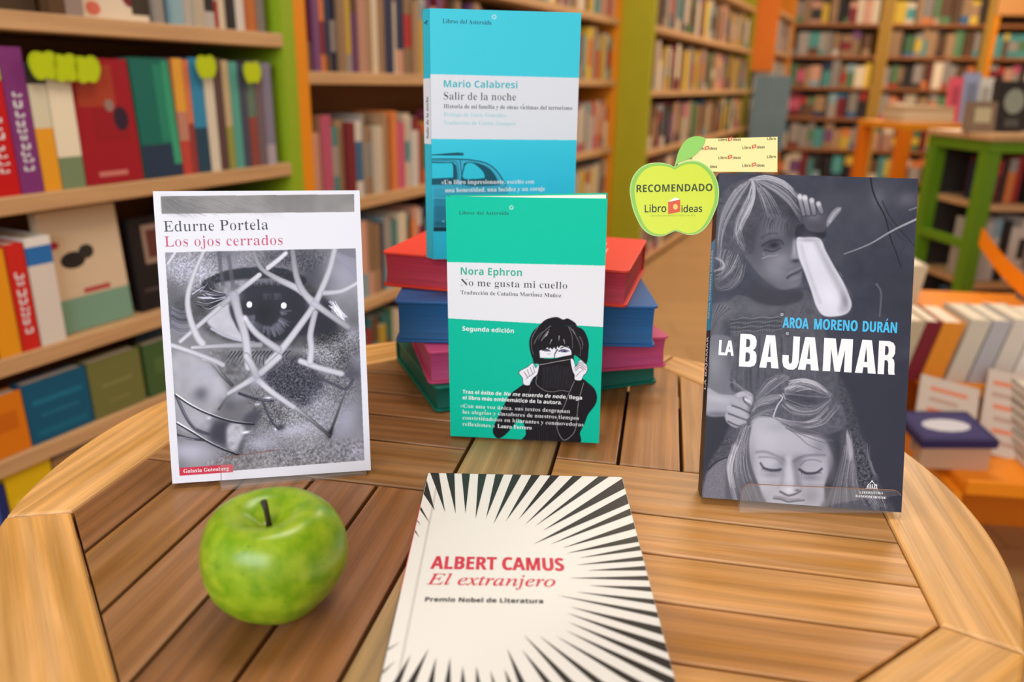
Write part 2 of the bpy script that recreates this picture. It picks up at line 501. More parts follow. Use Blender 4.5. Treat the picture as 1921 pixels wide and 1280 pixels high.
def print_grid(face, cv, name, m, nx, ny, x0=0.0, x1=None, z0=0.0, z1=None, lift=0.00006):
    """the printed picture: a fine grid on the cover coloured from the canvas"""
    x1 = face.W if x1 is None else x1; z1 = face.H if z1 is None else z1
    xs = np.linspace(x0, x1, nx); zs = np.linspace(z0, z1, ny)
    X, Z = np.meshgrid(xs, zs)
    p = hmap(face.hi, np.c_[X.ravel(), Z.ravel()])
    u = (p[:, 0] - cv.x0) * cv.sc - .5; v = (p[:, 1] - cv.y0) * cv.sc - .5
    u = np.clip(u, 0, cv.w - 1.001); v = np.clip(v, 0, cv.h - 1.001)
    iu, iv = u.astype(int), v.astype(int); fu, fv = (u - iu)[:, None], (v - iv)[:, None]
    a = cv.a
    c = (a[iv, iu] * (1 - fu) + a[iv, iu + 1] * fu) * (1 - fv) + (a[iv + 1, iu] * (1 - fu) + a[iv + 1, iu + 1] * fu) * fv
    c = np.clip(c, 0, 255) / 255
    c = np.where(c <= .04045, c / 12.92, ((c + .055) / 1.055) ** 2.4)
    n = nx * ny
    co = np.empty((n, 3)); co[:, 0] = X.ravel()
    if face.flat: co[:, 1] = Z.ravel(); co[:, 2] = face.y0 + lift
    else: co[:, 1] = face.y0 - lift; co[:, 2] = Z.ravel()
    i = (np.arange(ny - 1)[:, None] * nx + np.arange(nx - 1)[None, :]).ravel()
    q = np.stack([i, i + 1, i + nx + 1, i + nx], 1).astype(np.int32)
    me = bpy.data.meshes.new(name)
    me.vertices.add(n); me.vertices.foreach_set('co', co.ravel().astype(np.float32))
    me.loops.add(len(q) * 4); me.loops.foreach_set('vertex_index', q.ravel())
    me.polygons.add(len(q)); me.polygons.foreach_set('loop_start', np.arange(0, len(q) * 4, 4, dtype=np.int32))
    at = me.color_attributes.new('tint', 'FLOAT_COLOR', 'POINT')
    at.data.foreach_set('color', np.c_[c, np.ones(n)].ravel().astype(np.float32))
    me.materials.append(m); me.update(calc_edges=True)
    return link(bpy.data.objects.new(name, me), face.p)

# ================================================================== the round table
TC = (-0.0066, 0.5347); TR = 0.343; TA = math.radians(-10.5)
table = empty('round_table', Matrix.Translation((TC[0], TC[1], 0)) @ Matrix.Rotation(TA, 4, 'Z'),
              'round teak table of basket-weave slats that carries the displayed books', 'table')
OCT = [(0.302 * math.cos(math.radians(22.5 + 45 * k)), 0.302 * math.sin(math.radians(22.5 + 45 * k))) for k in range(8)]
AP = 0.302 * math.cos(math.radians(22.5))
def oct_clip(poly, g=0.0012):
    for k in range(8):
        a = math.radians(45 * k); poly = clip(poly, math.cos(a), math.sin(a), AP - g)
    return poly
class Wood(MB):
    def __init__(s): super().__init__(); s.uv = []
    def plank(s, poly, z0, z1, rgb, ang, bev=0.0009):
        # straight edges get extra points so that the bevel stays even
        k0 = len(s.f); off = (random.uniform(0, 9), random.uniform(0, 9))
        s.prism(poly, z0, z1, lin(rgb), bev)
        c, n = math.cos(ang), math.sin(ang)
        for q in s.f[k0:]:
            for i in q:
                x, y, z = s.v[i]; s.uv.append((x * c + y * n + off[0], -x * n + y * c + (z1 - z) * .9 + off[1]))
    def done(s, name, parent):
        o = s.build(name, M_TEAK, parent)
        u = o.data.uv_layers.new(name='UVMap'); u.data.foreach_set('uv', np.array(s.uv, dtype=np.float32).ravel())
        return o
def jit(c, a=10):
    k = random.uniform(-a, a); return (c[0] + k, c[1] + k * .9, c[2] + k * .7)
rim = Wood()
for k in range(8):
    a0, a1 = math.radians(-22.5 + 45 * k), math.radians(22.5 + 45 * k)
    e = 0.0007
    arc = [(TR * math.cos(a0 + e / TR * 1.5 + (a1 - a0 - 3 * e / TR) * i / 22), TR * math.sin(a0 + e / TR * 1.5 + (a1 - a0 - 3 * e / TR) * i / 22)) for i in range(23)]
    i0 = (0.302 * math.cos(a0 + e / .3), 0.302 * math.sin(a0 + e / .3)); i1 = (0.302 * math.cos(a1 - e / .3), 0.302 * math.sin(a1 - e / .3))
    rim.plank([i0] + arc + [i1], TZ - 0.026, TZ, jit((220, 166, 96), 6), (a0 + a1) / 2 + math.pi / 2, 0.0022)
rim.done('rim', table)
G = 0.0014
def rectp(x0, x1, y0, y1): return [(x0 + G, y0 + G), (x1 - G, y0 + G), (x1 - G, y1 - G), (x0 + G, y1 - G)]
bars = Wood()
for poly, c, a in ((rectp(-0.036, 0.036, -0.3, 0.3), (166, 132, 84), math.pi / 2),
                   (rectp(-0.3, -0.036, -0.033, 0.039), (150, 104, 58), 0.0), (rectp(0.036, 0.3, -0.030, 0.041), (196, 142, 82), 0.0)):
    bars.plank(oct_clip(poly), TZ - 0.02, TZ - 0.0004, c, a)
bars.done('cross_bars', table)
slats = Wood()
ed = [0.036, 0.087, 0.137, 0.187, 0.237, 0.3]
LLc = [(136, 92, 56), (150, 106, 62), (128, 86, 52), (162, 116, 66), (140, 98, 58)]
for i in range(5):
    for poly, c, a in (
        (rectp(-ed[i + 1], -ed[i], -0.3, -0.033), [(150, 98, 56), (142, 96, 58), (150, 104, 64), (158, 112, 66), (138, 92, 52)][i], math.pi / 2),   # near left
        (rectp(ed[i], ed[i + 1], 0.041, 0.3), [(160, 110, 62), (176, 122, 68), (188, 136, 78), (182, 128, 70), (180, 126, 70)][i], math.pi / 2),        # far right
        (rectp(0.036, 0.3, -[.03, .079, .128, .178, .228, .3][i + 1], -[.03, .079, .128, .178, .228, .3][i]), [(204, 146, 80), (208, 150, 84), (196, 138, 76), (210, 154, 88), (206, 150, 84)][i], 0.0),
        (rectp(-0.3, -0.036, [.039, .089, .139, .189, .239, .3][i], [.039, .089, .139, .189, .239, .3][i + 1]), [(138, 92, 52), (146, 98, 56), (140, 94, 54), (150, 104, 58), (146, 100, 56)][i], 0.0)):
        p = oct_clip(poly)
        if len(p) > 2: slats.plank(p, TZ - 0.02, TZ - 0.0004, jit(c, 5), a)
slats.done('slats', table)
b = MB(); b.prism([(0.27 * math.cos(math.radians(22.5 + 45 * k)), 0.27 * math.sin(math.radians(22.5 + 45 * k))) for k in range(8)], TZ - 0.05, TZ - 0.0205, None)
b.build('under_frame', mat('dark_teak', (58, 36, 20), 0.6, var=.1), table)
for sx in (-1, 1):
    for sy in (-1, 1):
        b = MB(); b.box(sx * .17 - .02, sx * .17 + .02, sy * .17 - .02, sy * .17 + .02, 0, TZ - 0.05, None, 0.003)
        b.build('leg', board_mat('teak_leg', (150, 100, 56)) if 'teak_leg' not in bpy.data.materials else bpy.data.materials['teak_leg'], table)

# ================================================================== displayed books
def rot_frame(x, y, z, yaw, lean, roll=0.0):
    r = Vector((math.cos(yaw), math.sin(yaw), 0)); n = Vector((-math.sin(yaw), math.cos(yaw), 0))
    up = Vector((0, 0, 1)) * math.cos(lean) + n * math.sin(lean)
    r2 = r * math.cos(roll) + up * math.sin(roll); up2 = up * math.cos(roll) - r * math.sin(roll)
    return frame((x, y, z + TZ), r2, up2)

def paperback(root, W, H, T, m_cover, fan=0.0, page_m=None, skew=0.0):
    """cover sheet folded around the page block, front at y=0, spine at x=0"""
    c = 0.0006
    b = MB()
    b.box(0, W, 0, c, 0, H, None); b.box(0, c * 1.4, 0, T, 0, H, None)
    # back cover follows the fan of the pages
    b.add([(0, T - c, 0), (W, T - c + fan * .5, 0), (W, T + fan * .5, 0), (0, T, 0), (0, T - c, H), (W, T - c + fan, H), (W, T + fan, H), (0, T, H)],
          [(3, 2, 1, 0), (4, 5, 6, 7), (0, 1, 5, 4), (1, 2, 6, 5), (2, 3, 7, 6), (3, 0, 4, 7)])
    b.v = [(x - skew * y / T, y, z) for x, y, z in b.v]
    b.build('cover', m_cover, root)
    b = MB(); n = 14; d = 0.0012
    # page block of slightly separated gatherings
    for i in range(n):
        t0, t1 = i / n, (i + .86) / n
        y0a, y1a = c + (T - 2 * c) * t0, c + (T - 2 * c) * t1
        y0b, y1b = c + (T + fan * .5 - 2 * c) * t0, c + (T + fan * .5 - 2 * c) * t1
        y0c, y1c = c + (T + fan - 2 * c) * t0, c + (T + fan - 2 * c) * t1
        b.add([(d, y0a, d), (W - d, y0b, d), (W - d, y1b, d), (d, y1a, d), (d, y0a, H - d), (W - d, y0c, H - d), (W - d, y1c, H - d), (d, y1a, H - d)],
              [(3, 2, 1, 0), (4, 5, 6, 7), (0, 1, 5, 4), (1, 2, 6, 5), (2, 3, 7, 6), (3, 0, 4, 7)])
    b.v = [(x - skew * y / T, y, z) for x, y, z in b.v]
    b.build('page_block', page_m or M_PAPER, root)

K_DARK = mat('ink_dark', (62, 62, 68), 0.5); K_BLACK = mat('ink_black', (28, 26, 28), 0.5)
K_WHITE = mat('ink_white', (240, 242, 246), 0.45); K_ROSE = mat('ink_rose', (208, 78, 110), 0.5)

# ---------------------------------------------------------------- left: white book with the eye photograph
eye = empty('paperback_book', rot_frame(-0.2462, 0.5063, 0.0035, 0.1898, 0.2268),
            'white-framed paperback with a black and white eye photograph, on a clear stand left', 'book')
W, H = 0.143, 0.211
M_WHITEC = mat('white_cover_card', (236, 238, 248), 0.4, 0.4)
paperback(eye, W, H, 0.012, M_WHITEC)
fc = Face(eye, [(287, 357), (672, 361), (699, 884), (323, 907)], W, H, 0)
cv = Canvas(280, 345, 710, 915, (233, 235, 247), 1.4)
A = lambda p: (290 + p[0] / 4.685, 460 + p[1] / 4.685)
Bm = lambda p: (300 + p[0] / 4.685, 670 + p[1] / 4.685)
cv.poly([(301.7, 366.3), (662, 368), (662.9, 400.7), (303.6, 399)], 138, 0.2, smooth=False, tex=(60, 26, 3))
g = random.Random(4)
for i in range(120):
    x = g.uniform(303, 520); y = g.uniform(368, 398)
    cv.line([(x, y), (x + g.uniform(10, 26), y + g.uniform(4, 12))], 1.2, .4, g.choice((88, 104, 172)), .45 * max(0.1, 1 - (x - 303) / 260), .6)
cv.blob((330, 385), 30, 12, 90, .4, 20); cv.blob((470, 390), 40, 8, 165, .35, 15)
cv.poly([(301, 360), (301.7, 399), (286, 500), (280, 350)], (233, 235, 247), .2, smooth=False)
PH = [(309.5, 470.5), (666, 467.8), (686.8, 865.3), (336.5, 890.5)]
keepa = cv.a.copy()
cv.poly(PH, 124, 0.2, smooth=False, tex=(70, 30, 5))
cv.map = A
cv.blob((260, 190), 190, 110, 172, .75); cv.blob((600, 60), 130, 60, 95, .6); cv.blob((720, 160), 160, 60, 150, .5, -20)
cv.blob((420, 230), 150, 40, 176, .5, -15)
cv.blob((1150, 110), 190, 90, 78, .8); cv.blob((1360, 250), 130, 200, 74, .7); cv.blob((1680, 240), 150, 170, 150, .8, 30)
cv.blob((1700, 60), 120, 50, 120, .6, 30)
for i in range(26):
    cv.line([(1560 + i * 9, 60 + i * 9), (1640 + i * 8, 90 + i * 12), (1790, 130 + i * 14)], 9, 4, 170 if i % 2 else 112, .35, 1.5)
cv.poly([(180, 470), (330, 400), (480, 330), (640, 268), (900, 236), (1120, 250), (1290, 300), (1500, 460), (1640, 600), (1700, 760), (1560, 860), (1400, 880), (1080, 900), (800, 880), (500, 780), (380, 700), (200, 640)], 82, 4, .85, tex=(14, 26, 8))
cv.blob((170, 600), 110, 120, 92, .7); cv.blob((1330, 640), 220, 170, 58, .7); cv.blob((1120, 330), 260, 60, 62, .5)
cv.line([(470, 345), (640, 270), (900, 238), (1120, 248), (1290, 310)], 26, 18, 52, .9, 2)
cv.poly([(520, 340), (700, 300), (900, 290), (1130, 300), (1210, 360), (1000, 330), (840, 350), (700, 420), (600, 420)], 132, 2, .85, tex=(10, 40, 9))
cv.poly([(460, 650), (560, 540), (630, 500), (680, 560), (720, 700), (790, 830), (700, 810), (560, 750)], 176, 1.6, 1, tex=(30, 16, 2))
cv.line([(500, 720), (640, 795), (800, 838), (880, 842)], 5, 3, 176, .8, .8)
cv.poly([(740, 420), (860, 345), (1060, 335), (1260, 400), (1340, 500), (1300, 640), (1180, 800), (1040, 850), (880, 830), (760, 700), (700, 560)], 56, 2.5, 1)
cv.poly([(660, 520), (700, 560), (740, 700), (760, 760), (720, 700), (670, 600)], 60, 1.5, .9)
cv.poly([(1290, 420), (1480, 470), (1620, 620), (1560, 780), (1380, 780), (1240, 760)], 58, 3, .9)
cv.blob((1010, 600), 170, 170, 66, .5); cv.blob((960, 590), 100, 110, 44, .9)
for i in range(60):
    t = math.radians(g.uniform(-10, 170)); r_ = g.uniform(120, 150); r2_ = g.uniform(165, 220)
    cv.line([(990 + r_ * math.cos(t), 590 + r_ * math.sin(t)), (990 + r2_ * math.cos(t), 590 + r2_ * math.sin(t) * 1.02)], 7, 3, g.choice((84, 96, 112, 128)), .5 if t < 1.7 else .3, .7)
for i in range(26):
    x = g.uniform(930, 1110); cv.line([(x, 425), (x + g.uniform(-12, 12), 470)], 4, 2, 92, .2, 1.2)
for i in range(40):
    x = g.uniform(860, 1110); y = 318 + abs(x - 985) * .08; cv.line([(x, y - 14), (x + g.uniform(-8, 8), y + 22)], 3, 1.5, g.choice((120, 60)), .4, .6)
for c in ((833, 512), (1135, 525)):
    cv.line([(c[0], c[1] - 3), (c[0], c[1] + 4)], 10.2, 10.2, 250, 1, .8, smooth=False)
# lashes at the left corner
for i in range(34):
    x, y = g.uniform(330, 480), g.uniform(370, 540)
    cv.line([(620, 440 + (y - 440) * .3), ((x + 560) / 2, y + 14), (x, y + g.uniform(-26, 8))], 2.2, .7, g.choice((36, 40, 50, 190)), .8, .3)
for i in range(24):
    y = 560 + i * 9; cv.line([(150, y - 40), (230, y), (330, y - 10)], 2, 1, g.choice((70, 140)), .4, .6)
cv.line([(330, 415), (430, 350)], 2.2, 1, 205, .8, .3); cv.line([(400, 400), (465, 320)], 2, 1, 180, .7, .3)
for i in range(14): cv.line([(380 + i * 9, 445), (430 + i * 8, 455)], 3, 2, 205, .35, .5)
# skin texture right of the eye and below it
cv.speck([(1420, 800), (1800, 760), (1810, 1030), (1300, 1030)], 1.6, 70, 21, 4)
cv.blob((1640, 640), 50, 110, 170, .5, -30); cv.blob((1740, 780), 60, 70, 160, .5)
for i in range(16): cv.line([(1540 + g.uniform(-10, 60), 500 + g.uniform(-20, 80)), (1640 + g.uniform(0, 60), 640 + g.uniform(-20, 60))], 2, 1, 225, .6, .4)
cv.speck([(150, 60), (560, 60), (560, 380), (300, 380), (150, 300)], 2.4, 50, 22, 6)
cv.speck([(700, 60), (1500, 60), (1300, 260), (800, 220)], 2.0, 34, 23, 6)
cv.poly([(480, 880), (700, 905), (1100, 915), (1300, 930), (1300, 1060), (600, 1060)], 116, 3, .7, tex=(8, 40, 31))
for i in range(17):
    x = 640 + i * 32; cv.line([(x + 40, 925), (x + 5, 970), (x - 50 + i * 5, 1040)], 2.4, 1, 52, .75, .35)
cv.map = Bm
cv.poly([(120, -40), (420, 30), (560, 200), (600, 330), (480, 480), (330, 620), (200, 640), (130, 480)], 160, 5, .9, tex=(40, 22, 41))
cv.blob((360, 310), 60, 70, 96, .75, 20); cv.blob((400, 130), 120, 80, 172, .5); cv.blob((610, 410), 90, 30, 96, .6, 25); cv.blob((700, 330), 90, 50, 165, .5)
cv.poly([(600, 0), (820, 120), (700, 220), (560, 160), (470, 60)], 112, 4, .7, tex=(7, 40, 44))
cv.poly([(900, 130), (1150, 30), (1400, 120), (1450, 260), (1300, 420), (1150, 380), (950, 260)], 76, 7, .95)
cv.blob((1240, 20), 200, 40, 70, .7, 8)
cv.speck([(880, 140), (1150, 20), (1600, 0), (1740, 300), (1550, 620), (1000, 620), (800, 400)], 2.1, 66, 45, 8, 1.2)
cv.speck([(850, 420), (1500, 320), (1560, 700), (1400, 900), (500, 930), (820, 560)], 1.7, 52, 46, 8, 1.2)
cv.blob((1420, 430), 120, 120, 165, .45, 30); cv.blob((1180, 640), 300, 60, 182, .6, -10); cv.blob((900, 760), 150, 60, 178, .6); cv.blob((1640, 560), 130, 200, 156, .8, 15)
cv.blob((1700, 150), 90, 70, 84, .8, 10); cv.blob((1740, 20), 60, 70, 128, .7); cv.blob((1740, 840), 90, 60, 158, .7)
cv.blob((250, 820), 190, 90, 172, .8); cv.blob((430, 600), 70, 40, 168, .6)
cv.poly([(480, 560), (600, 560), (640, 640), (600, 720), (590, 780), (470, 740), (430, 680)], 70, 5, .9)
cv.poly([(600, 600), (700, 570), (760, 640), (730, 740), (680, 820), (610, 800), (590, 700)], 168, 3, .85, tex=(10, 30, 47))
cv.poly([(760, 500), (880, 440), (900, 500), (840, 600), (740, 590)], 78, 4, .85); cv.poly([(700, 780), (770, 650), (720, 820), (690, 850)], 74, 3, .8)
cv.speck([(520, 900), (1400, 760), (1780, 740), (1780, 960), (520, 980)], 4.0, 46, 48, 6)
cv.blob((760, 655), 34, 10, 240, .9, -10); cv.blob((432, 525), 20, 16, 205, .7); cv.blob((955, 350), 26, 9, 240, .8); cv.blob((860, 408), 24, 12, 215, .7); cv.blob((1022, 630), 10, 10, 250, .9)
# thorny wires, dark and thin
cv.line([(700, 310), (850, 362), (1000, 382)], 5.5, 4.5, 66, .9, 1); cv.line([(870, 368), (970, 376)], 1, 1, 150, .7, .5)
cv.line([(910, 390), (980, 550), (1050, 630)], 5, 4, 80, .9, 1); cv.blob((1070, 612), 34, 26, 60, .8)
cv.line([(1500, 700), (1530, 600), (1640, 290)], 5.5, 4, 62, .85, 1.1, col1=108); cv.blob((1502, 670), 26, 44, 52, .85, 20)
cv.line([(1400, 180), (1530, 235), (1640, 280), (1700, 200)], 5, 6, 84, .85, 1.2)
cv.line([(140, 320), (220, 500), (310, 620), (430, 670)], 6, 6.5, 84, .95, .9)
cv.line([(148, 330), (228, 505), (320, 620)], 1.3, 1.3, 150, .7, .5)
cv.line([(150, 672), (260, 706), (390, 722)], 4, 5, 72, .9, .9); cv.line([(170, 690), (300, 716)], 1, 1, 190, .7, .4)
for pts in ([(140, 310), (270, 400), (430, 480), (640, 550), (830, 575)], [(150, 560), (300, 650), (420, 725), (560, 795), (690, 845)]):
    cv.line([(x, y + 8) for x, y in pts], 5, 4.6, 46, .95, .6); cv.line(pts, 2.6, .9, 248, .95, .4, col1=150)
# pale branches
cv.a = 116 + (cv.a - 114) * 1.42
wl, ed_ = 226, 150
def twig(pts, w0, w1, c0=wl, c1=None, e=ed_, f=1.0):
    w0 *= 1.08; w1 *= 1.08; f = 1.15
    cv.line(pts, w0, w1, e, .9, f, col1=(c1 - 40 if c1 is not None else None) if c1 is not None else None)
    cv.line(pts, w0 * .64, w1 * .64, c0, .92, f * 1.4, col1=c1)
twig([(1180, 430), (1340, 555), (1500, 690)], 8.5, 5, 200, 78, 130)
twig([(870, 200), (1000, 310), (1180, 435)], 13, 9, 232, 212)
twig([(520, 450), (570, 380), (640, 290)], 4.2, 6, 70, 150, 90, .7)
twig([(600, 310), (720, 240), (840, 170)], 8, 11, 205, 225)
twig([(380, 0), (470, 40), (545, 140), (635, 235)], 8, 6, 215, 76)
twig([(1240, 30), (1400, 90), (1600, 145)], 12, 10, 225, 214)
cv.map = A
cv.line([(565, 50), (580, 200), (600, 330)], 7, 8, 84, .75, 1.4); cv.line([(650, 90), (672, 240), (690, 380)], 7, 8, 92, .75, 1.4)
twig([(330, 885), (600, 872), (930, 868)], 8, 11, 214, 165, 130, 1.3)
twig([(150, 862), (330, 925), (520, 1000), (600, 1040)], 9.5, 9, 226, 205)
twig([(225, 830), (400, 680), (600, 510)], 8, 9.5, 222, 205)
twig([(600, 510), (690, 430), (740, 395), (920, 255)], 9, 9, 180, 226)
twig([(430, 45), (340, 250), (290, 450), (310, 620), (370, 780), (420, 850)], 7.5, 13, 214, 220)
twig([(180, 50), (115, 145)], 4, 3, 245, 240, 200, .5)
twig([(870, 50), (930, 190), (1060, 280), (1240, 370), (1300, 410)], 6, 13, 150, 218, 120)
twig([(1150, 70), (1080, 130), (995, 195)], 9, 9, 242, 228)
twig([(1210, 50), (1240, 250), (1300, 400), (1400, 510)], 9, 14, 150, 210, 118)
twig([(1575, 50), (1530, 230), (1430, 470), (1380, 560), (1150, 870), (1000, 1030)], 11, 13, 205, 222)
twig([(1780, 335), (1640, 405), (1490, 420)], 8.5, 9, 224, 205)
twig([(1400, 510), (1540, 610), (1700, 720)], 12, 11, 205, 170)
twig([(1410, 590), (1370, 780), (1380, 900), (1370, 1020)], 11, 12, 195, 224)
twig([(790, 630), (900, 770), (1090, 910)], 11, 13, 222, 200)
twig([(700, 430), (740, 600), (800, 800), (830, 1060)], 16, 14, 190, 226)
cv.blob((690, 440), 70, 56, 178, .8); cv.blob((1400, 510), 52, 46, 196, .75); cv.blob((795, 632), 24, 24, 232, .9)
cv.map = Bm
twig([(760, -20), (810, 60), (850, 150)], 13, 14, 220, 190)
twig([(1050, -10), (960, 70), (890, 130)], 13, 12, 222, 205)
cv.blob((845, 190), 60, 70, 178, .75)
cv.map = lambda p: p
m = cv.mask(PH, .2, False); mm = np.zeros(cv.a.shape[:2]); mm[m[1]:m[3], m[0]:m[2]] = m[4]
cv.a = keepa * (1 - mm[..., None]) + cv.a * np.array([.985, .99, 1.06]) * mm[..., None]
cv.poly([(336.3, 877), (438.3, 870.6), (438.7, 885.6), (336.7, 892)], (206, 52, 76), .2, smooth=False)
print_grid(fc, cv, 'cover_print', M_PRINT_GLOSS, 420, 600)
fc.text('author_lettering', 'Edurne Portela', (308, 432), (503.5, 430.6), 19.5, 'serif', K_DARK, (-.042, -.004))
fc.text('title_lettering', 'Los ojos cerrados', (309.5, 459.8), (530, 459.4), 19, 'serif', K_ROSE, (-.042, -.004))
fc.text('publisher_lettering', 'Galaxia Gutenberg', (344.4, 886.6), (430.6, 881.8), 7, 'serif', K_WHITE)

# ---------------------------------------------------------------- middle: green book
GC = (0, 190, 160)
grn = empty('paperback_book', rot_frame(-0.0504, 0.6006, 0.0015, -0.1124, 0.0447, 0.0224),
            'green and white paperback with a drawn woman in a black turtleneck, standing before the stack', 'book')
W, H = 0.125, 0.2004
M_GRNC = mat('green_cover_card', (0, 186, 150), 0.4)
paperback(grn, W, H, 0.0105, M_GRNC, fan=0.038, page_m=mat('white_page_paper', (240, 240, 236), .7, .2))
fc = Face(grn, [(836, 367), (1139, 373), (1124, 831), (846, 818)], W, H, 0)
cv = Canvas(825, 355, 1150, 845, (0, 200, 168), 1.6)
cv.poly([(825, 490), (838.4, 490.4), (1137.3, 498.3), (1150, 498.6), (1150, 614.3), (1134.6, 613.5), (839.5, 596.5), (825, 595.6)], (233, 234, 240), .15, smooth=False)
cv.poly([(825, 595.6), (839.5, 596.5), (1134.6, 613.5), (1150, 614.3), (1150, 860), (825, 860)], (0, 190, 160), .15, smooth=False)
cv.map = lambda p: (960 + p[0] / 5.118, 580 + p[1] / 5.118)
bk = (26, 24, 30)
cv.poly([(-20, 830), (60, 760), (120, 720), (190, 700), (245, 640), (560, 640), (670, 660), (740, 710), (800, 770), (820, 850), (800, 920), (735, 1010), (700, 1100), (660, 1180), (620, 1300), (110, 1300), (140, 1200), (120, 1100), (70, 1060), (-40, 1190), (-120, 1240), (-170, 1200), (-170, 1130), (-110, 1000)], bk, .25)
cv.poly([(260, 160), (330, 98), (430, 74), (495, 98), (540, 88), (610, 130), (630, 165), (690, 200), (735, 300), (738, 400), (722, 515), (690, 500), (650, 470), (580, 440), (300, 470), (215, 480), (180, 400), (172, 300), (205, 215)], bk, .25)
cv.poly([(210, 440), (290, 470), (420, 470), (578, 432), (600, 480), (610, 600), (600, 700), (560, 770), (400, 790), (250, 740), (240, 640), (262, 530), (215, 515)], bk, .25)
wf = (236, 236, 246)
cv.poly([(268, 398), (300, 385), (330, 378), (345, 362), (360, 386), (372, 366), (392, 386), (410, 362), (428, 392), (440, 352), (452, 372), (470, 350), (500, 352), (548, 358), (572, 400), (577, 436), (430, 464), (275, 466)], wf, .2, smooth=False)
cv.line([(300, 388), (340, 384), (372, 400)], 3.4, 1.5, (40, 40, 50), .95, .3); cv.line([(320, 396), (355, 398)], 3, 2, (90, 92, 130), .9, .4)
cv.line([(455, 400), (500, 386), (550, 400)], 2.6, 1.5, (40, 40, 50), .95, .3); cv.line([(480, 402), (530, 404)], 3.4, 2.6, (80, 84, 140), .9, .4); cv.line([(505, 402), (509, 402)], 3.6, 3.6, (30, 30, 60), .9, .3, smooth=False)
cv.line([(470, 372), (510, 356), (556, 372)], 2, 1.4, bk, .95, .25); cv.line([(440, 385), (415, 425), (410, 466)], 2.0, 1.4, bk, .95, .25)
cv.line([(345, 424), (360, 430), (374, 420)], 1, .8, (120, 120, 140), .8, .25)
for a in ([(255, 165), (200, 260), (190, 350), (210, 430)], [(375, 155), (300, 220), (255, 290)], [(362, 190), (310, 250), (280, 300)], [(545, 165), (580, 260), (582, 370)], [(560, 170), (620, 260), (660, 360), (655, 440)], [(650, 260), (680, 320), (675, 380)], [(585, 190), (610, 240)], [(215, 330), (250, 260), (300, 210)]):
    cv.line(a, .9, .5, (190, 186, 186), .85, .25)
for a in ([(352, 215), (318, 258), (288, 300)], [(455, 255), (452, 300)], [(500, 290), (510, 330)], [(384, 290), (366, 330)], [(340, 240), (322, 262)]):
    cv.line(a, 1.8, .6, (225, 222, 222), .8, .5)
cv.line([(240, 530), (300, 525), (400, 506), (560, 478)], 1.1, .9, (215, 212, 210), .9, .25)
for i in range(19):
    x = 300 + i * 15; cv.line([(x, 540 + abs(i - 9)), (x + 4, 760)], .5, .5, (84, 82, 92), .8, .25, smooth=False)
cv.line([(245, 640), (238, 715), (320, 778), (400, 790), (470, 776), (548, 788)], 1.1, 1.0, (150, 146, 146), .95, .25)
cv.line([(600, 690), (545, 820), (500, 940), (445, 1040), (440, 1150), (495, 1250), (560, 1225), (615, 1140), (640, 900), (690, 705)], 1.0, 1.0, (170, 166, 166), .95, .25)
cv.line([(190, 740), (150, 840), (110, 930), (130, 990), (110, 1020)], .8, .8, (110, 106, 110), .9, .25)
for i in range(14):
    x = 170 + i * 20; cv.line([(x, 1100), (x - 2, 1290)], .5, .5, (70, 68, 76), .8, .25, smooth=False)
for pts in ([(70, 600), (155, 550), (205, 512), (236, 560), (268, 528), (252, 620), (215, 655), (185, 700), (172, 732), (115, 724), (105, 660)],
            [(563, 478), (590, 478), (612, 545), (655, 485), (690, 500), (730, 550), (722, 605), (690, 640), (668, 684), (608, 680), (603, 630), (584, 590)]):
    cv.poly(pts, bk, .25, smooth=True); c_ = np.mean(pts, 0)
    cv.poly([tuple(c_ + (np.array(p) - c_) * .95) for p in pts], wf, .2)
for a in ([(120, 600), (150, 650), (140, 670)], [(150, 575), (175, 640)], [(178, 555), (205, 625)], [(205, 540), (222, 600)], [(150, 655), (190, 630), (225, 600)]):
    cv.line(a, .9, .7, (60, 52, 62), .9, .25)
for a in ([(600, 560), (660, 520), (720, 560)], [(606, 575), (660, 535), (712, 580)], [(612, 590), (655, 555), (690, 590)], [(610, 545), (655, 505), (705, 520)], [(620, 640), (650, 605), (670, 590)]):
    cv.line(a, 1.0, .7, (60, 52, 62), .9, .25)
cv.line([(130, 610), (150, 640)], 1, .8, (220, 90, 130), .8, .3); cv.line([(660, 545), (700, 580)], 1, .8, (220, 90, 130), .8, .3)
cv.map = lambda p: p
cv.line([(839, 597), (975, 605)], .7, .7, (0, 150, 128), .5, .3); cv.line([(1058, 609.5), (1134, 613.8)], .8, .8, (0, 130, 110), .5, .3)
print_grid(fc, cv, 'cover_print', M_PRINT, 400, 620)
Z = lambda x, y: (690 + x / 2.977, 420 + y / 2.977)
K_GRN = mat('ink_green', (44, 178, 150), .5); K_DGRN = mat('ink_dark_green', (0, 96, 82), .5)
fc.text('publisher_lettering', 'Libros del Asteroide', (861, 401), (954.5, 402.2), 6.6, 'serif', K_DGRN, (-.02, 0))
fc.text('author_lettering', 'Nora Ephron', Z(520, 280), Z(862, 290), 13.6, 'sans', K_GRN)
fc.text('title_lettering', 'No me gusta mi cuello', Z(520, 342), Z(1113, 362), 12.6, 'serif', K_DARK, (-.035, -.003))
fc.text('translator_lettering', 'Traducción de Catalina Martínez Muñoz', Z(520, 390), Z(1080, 409), 7, 'serif', K_DARK, (-.015, 0))
fc.text('edition_lettering', 'Segunda edición', Z(530, 594), Z(817, 608), 8, 'sans', K_WHITE)
jb = MB()
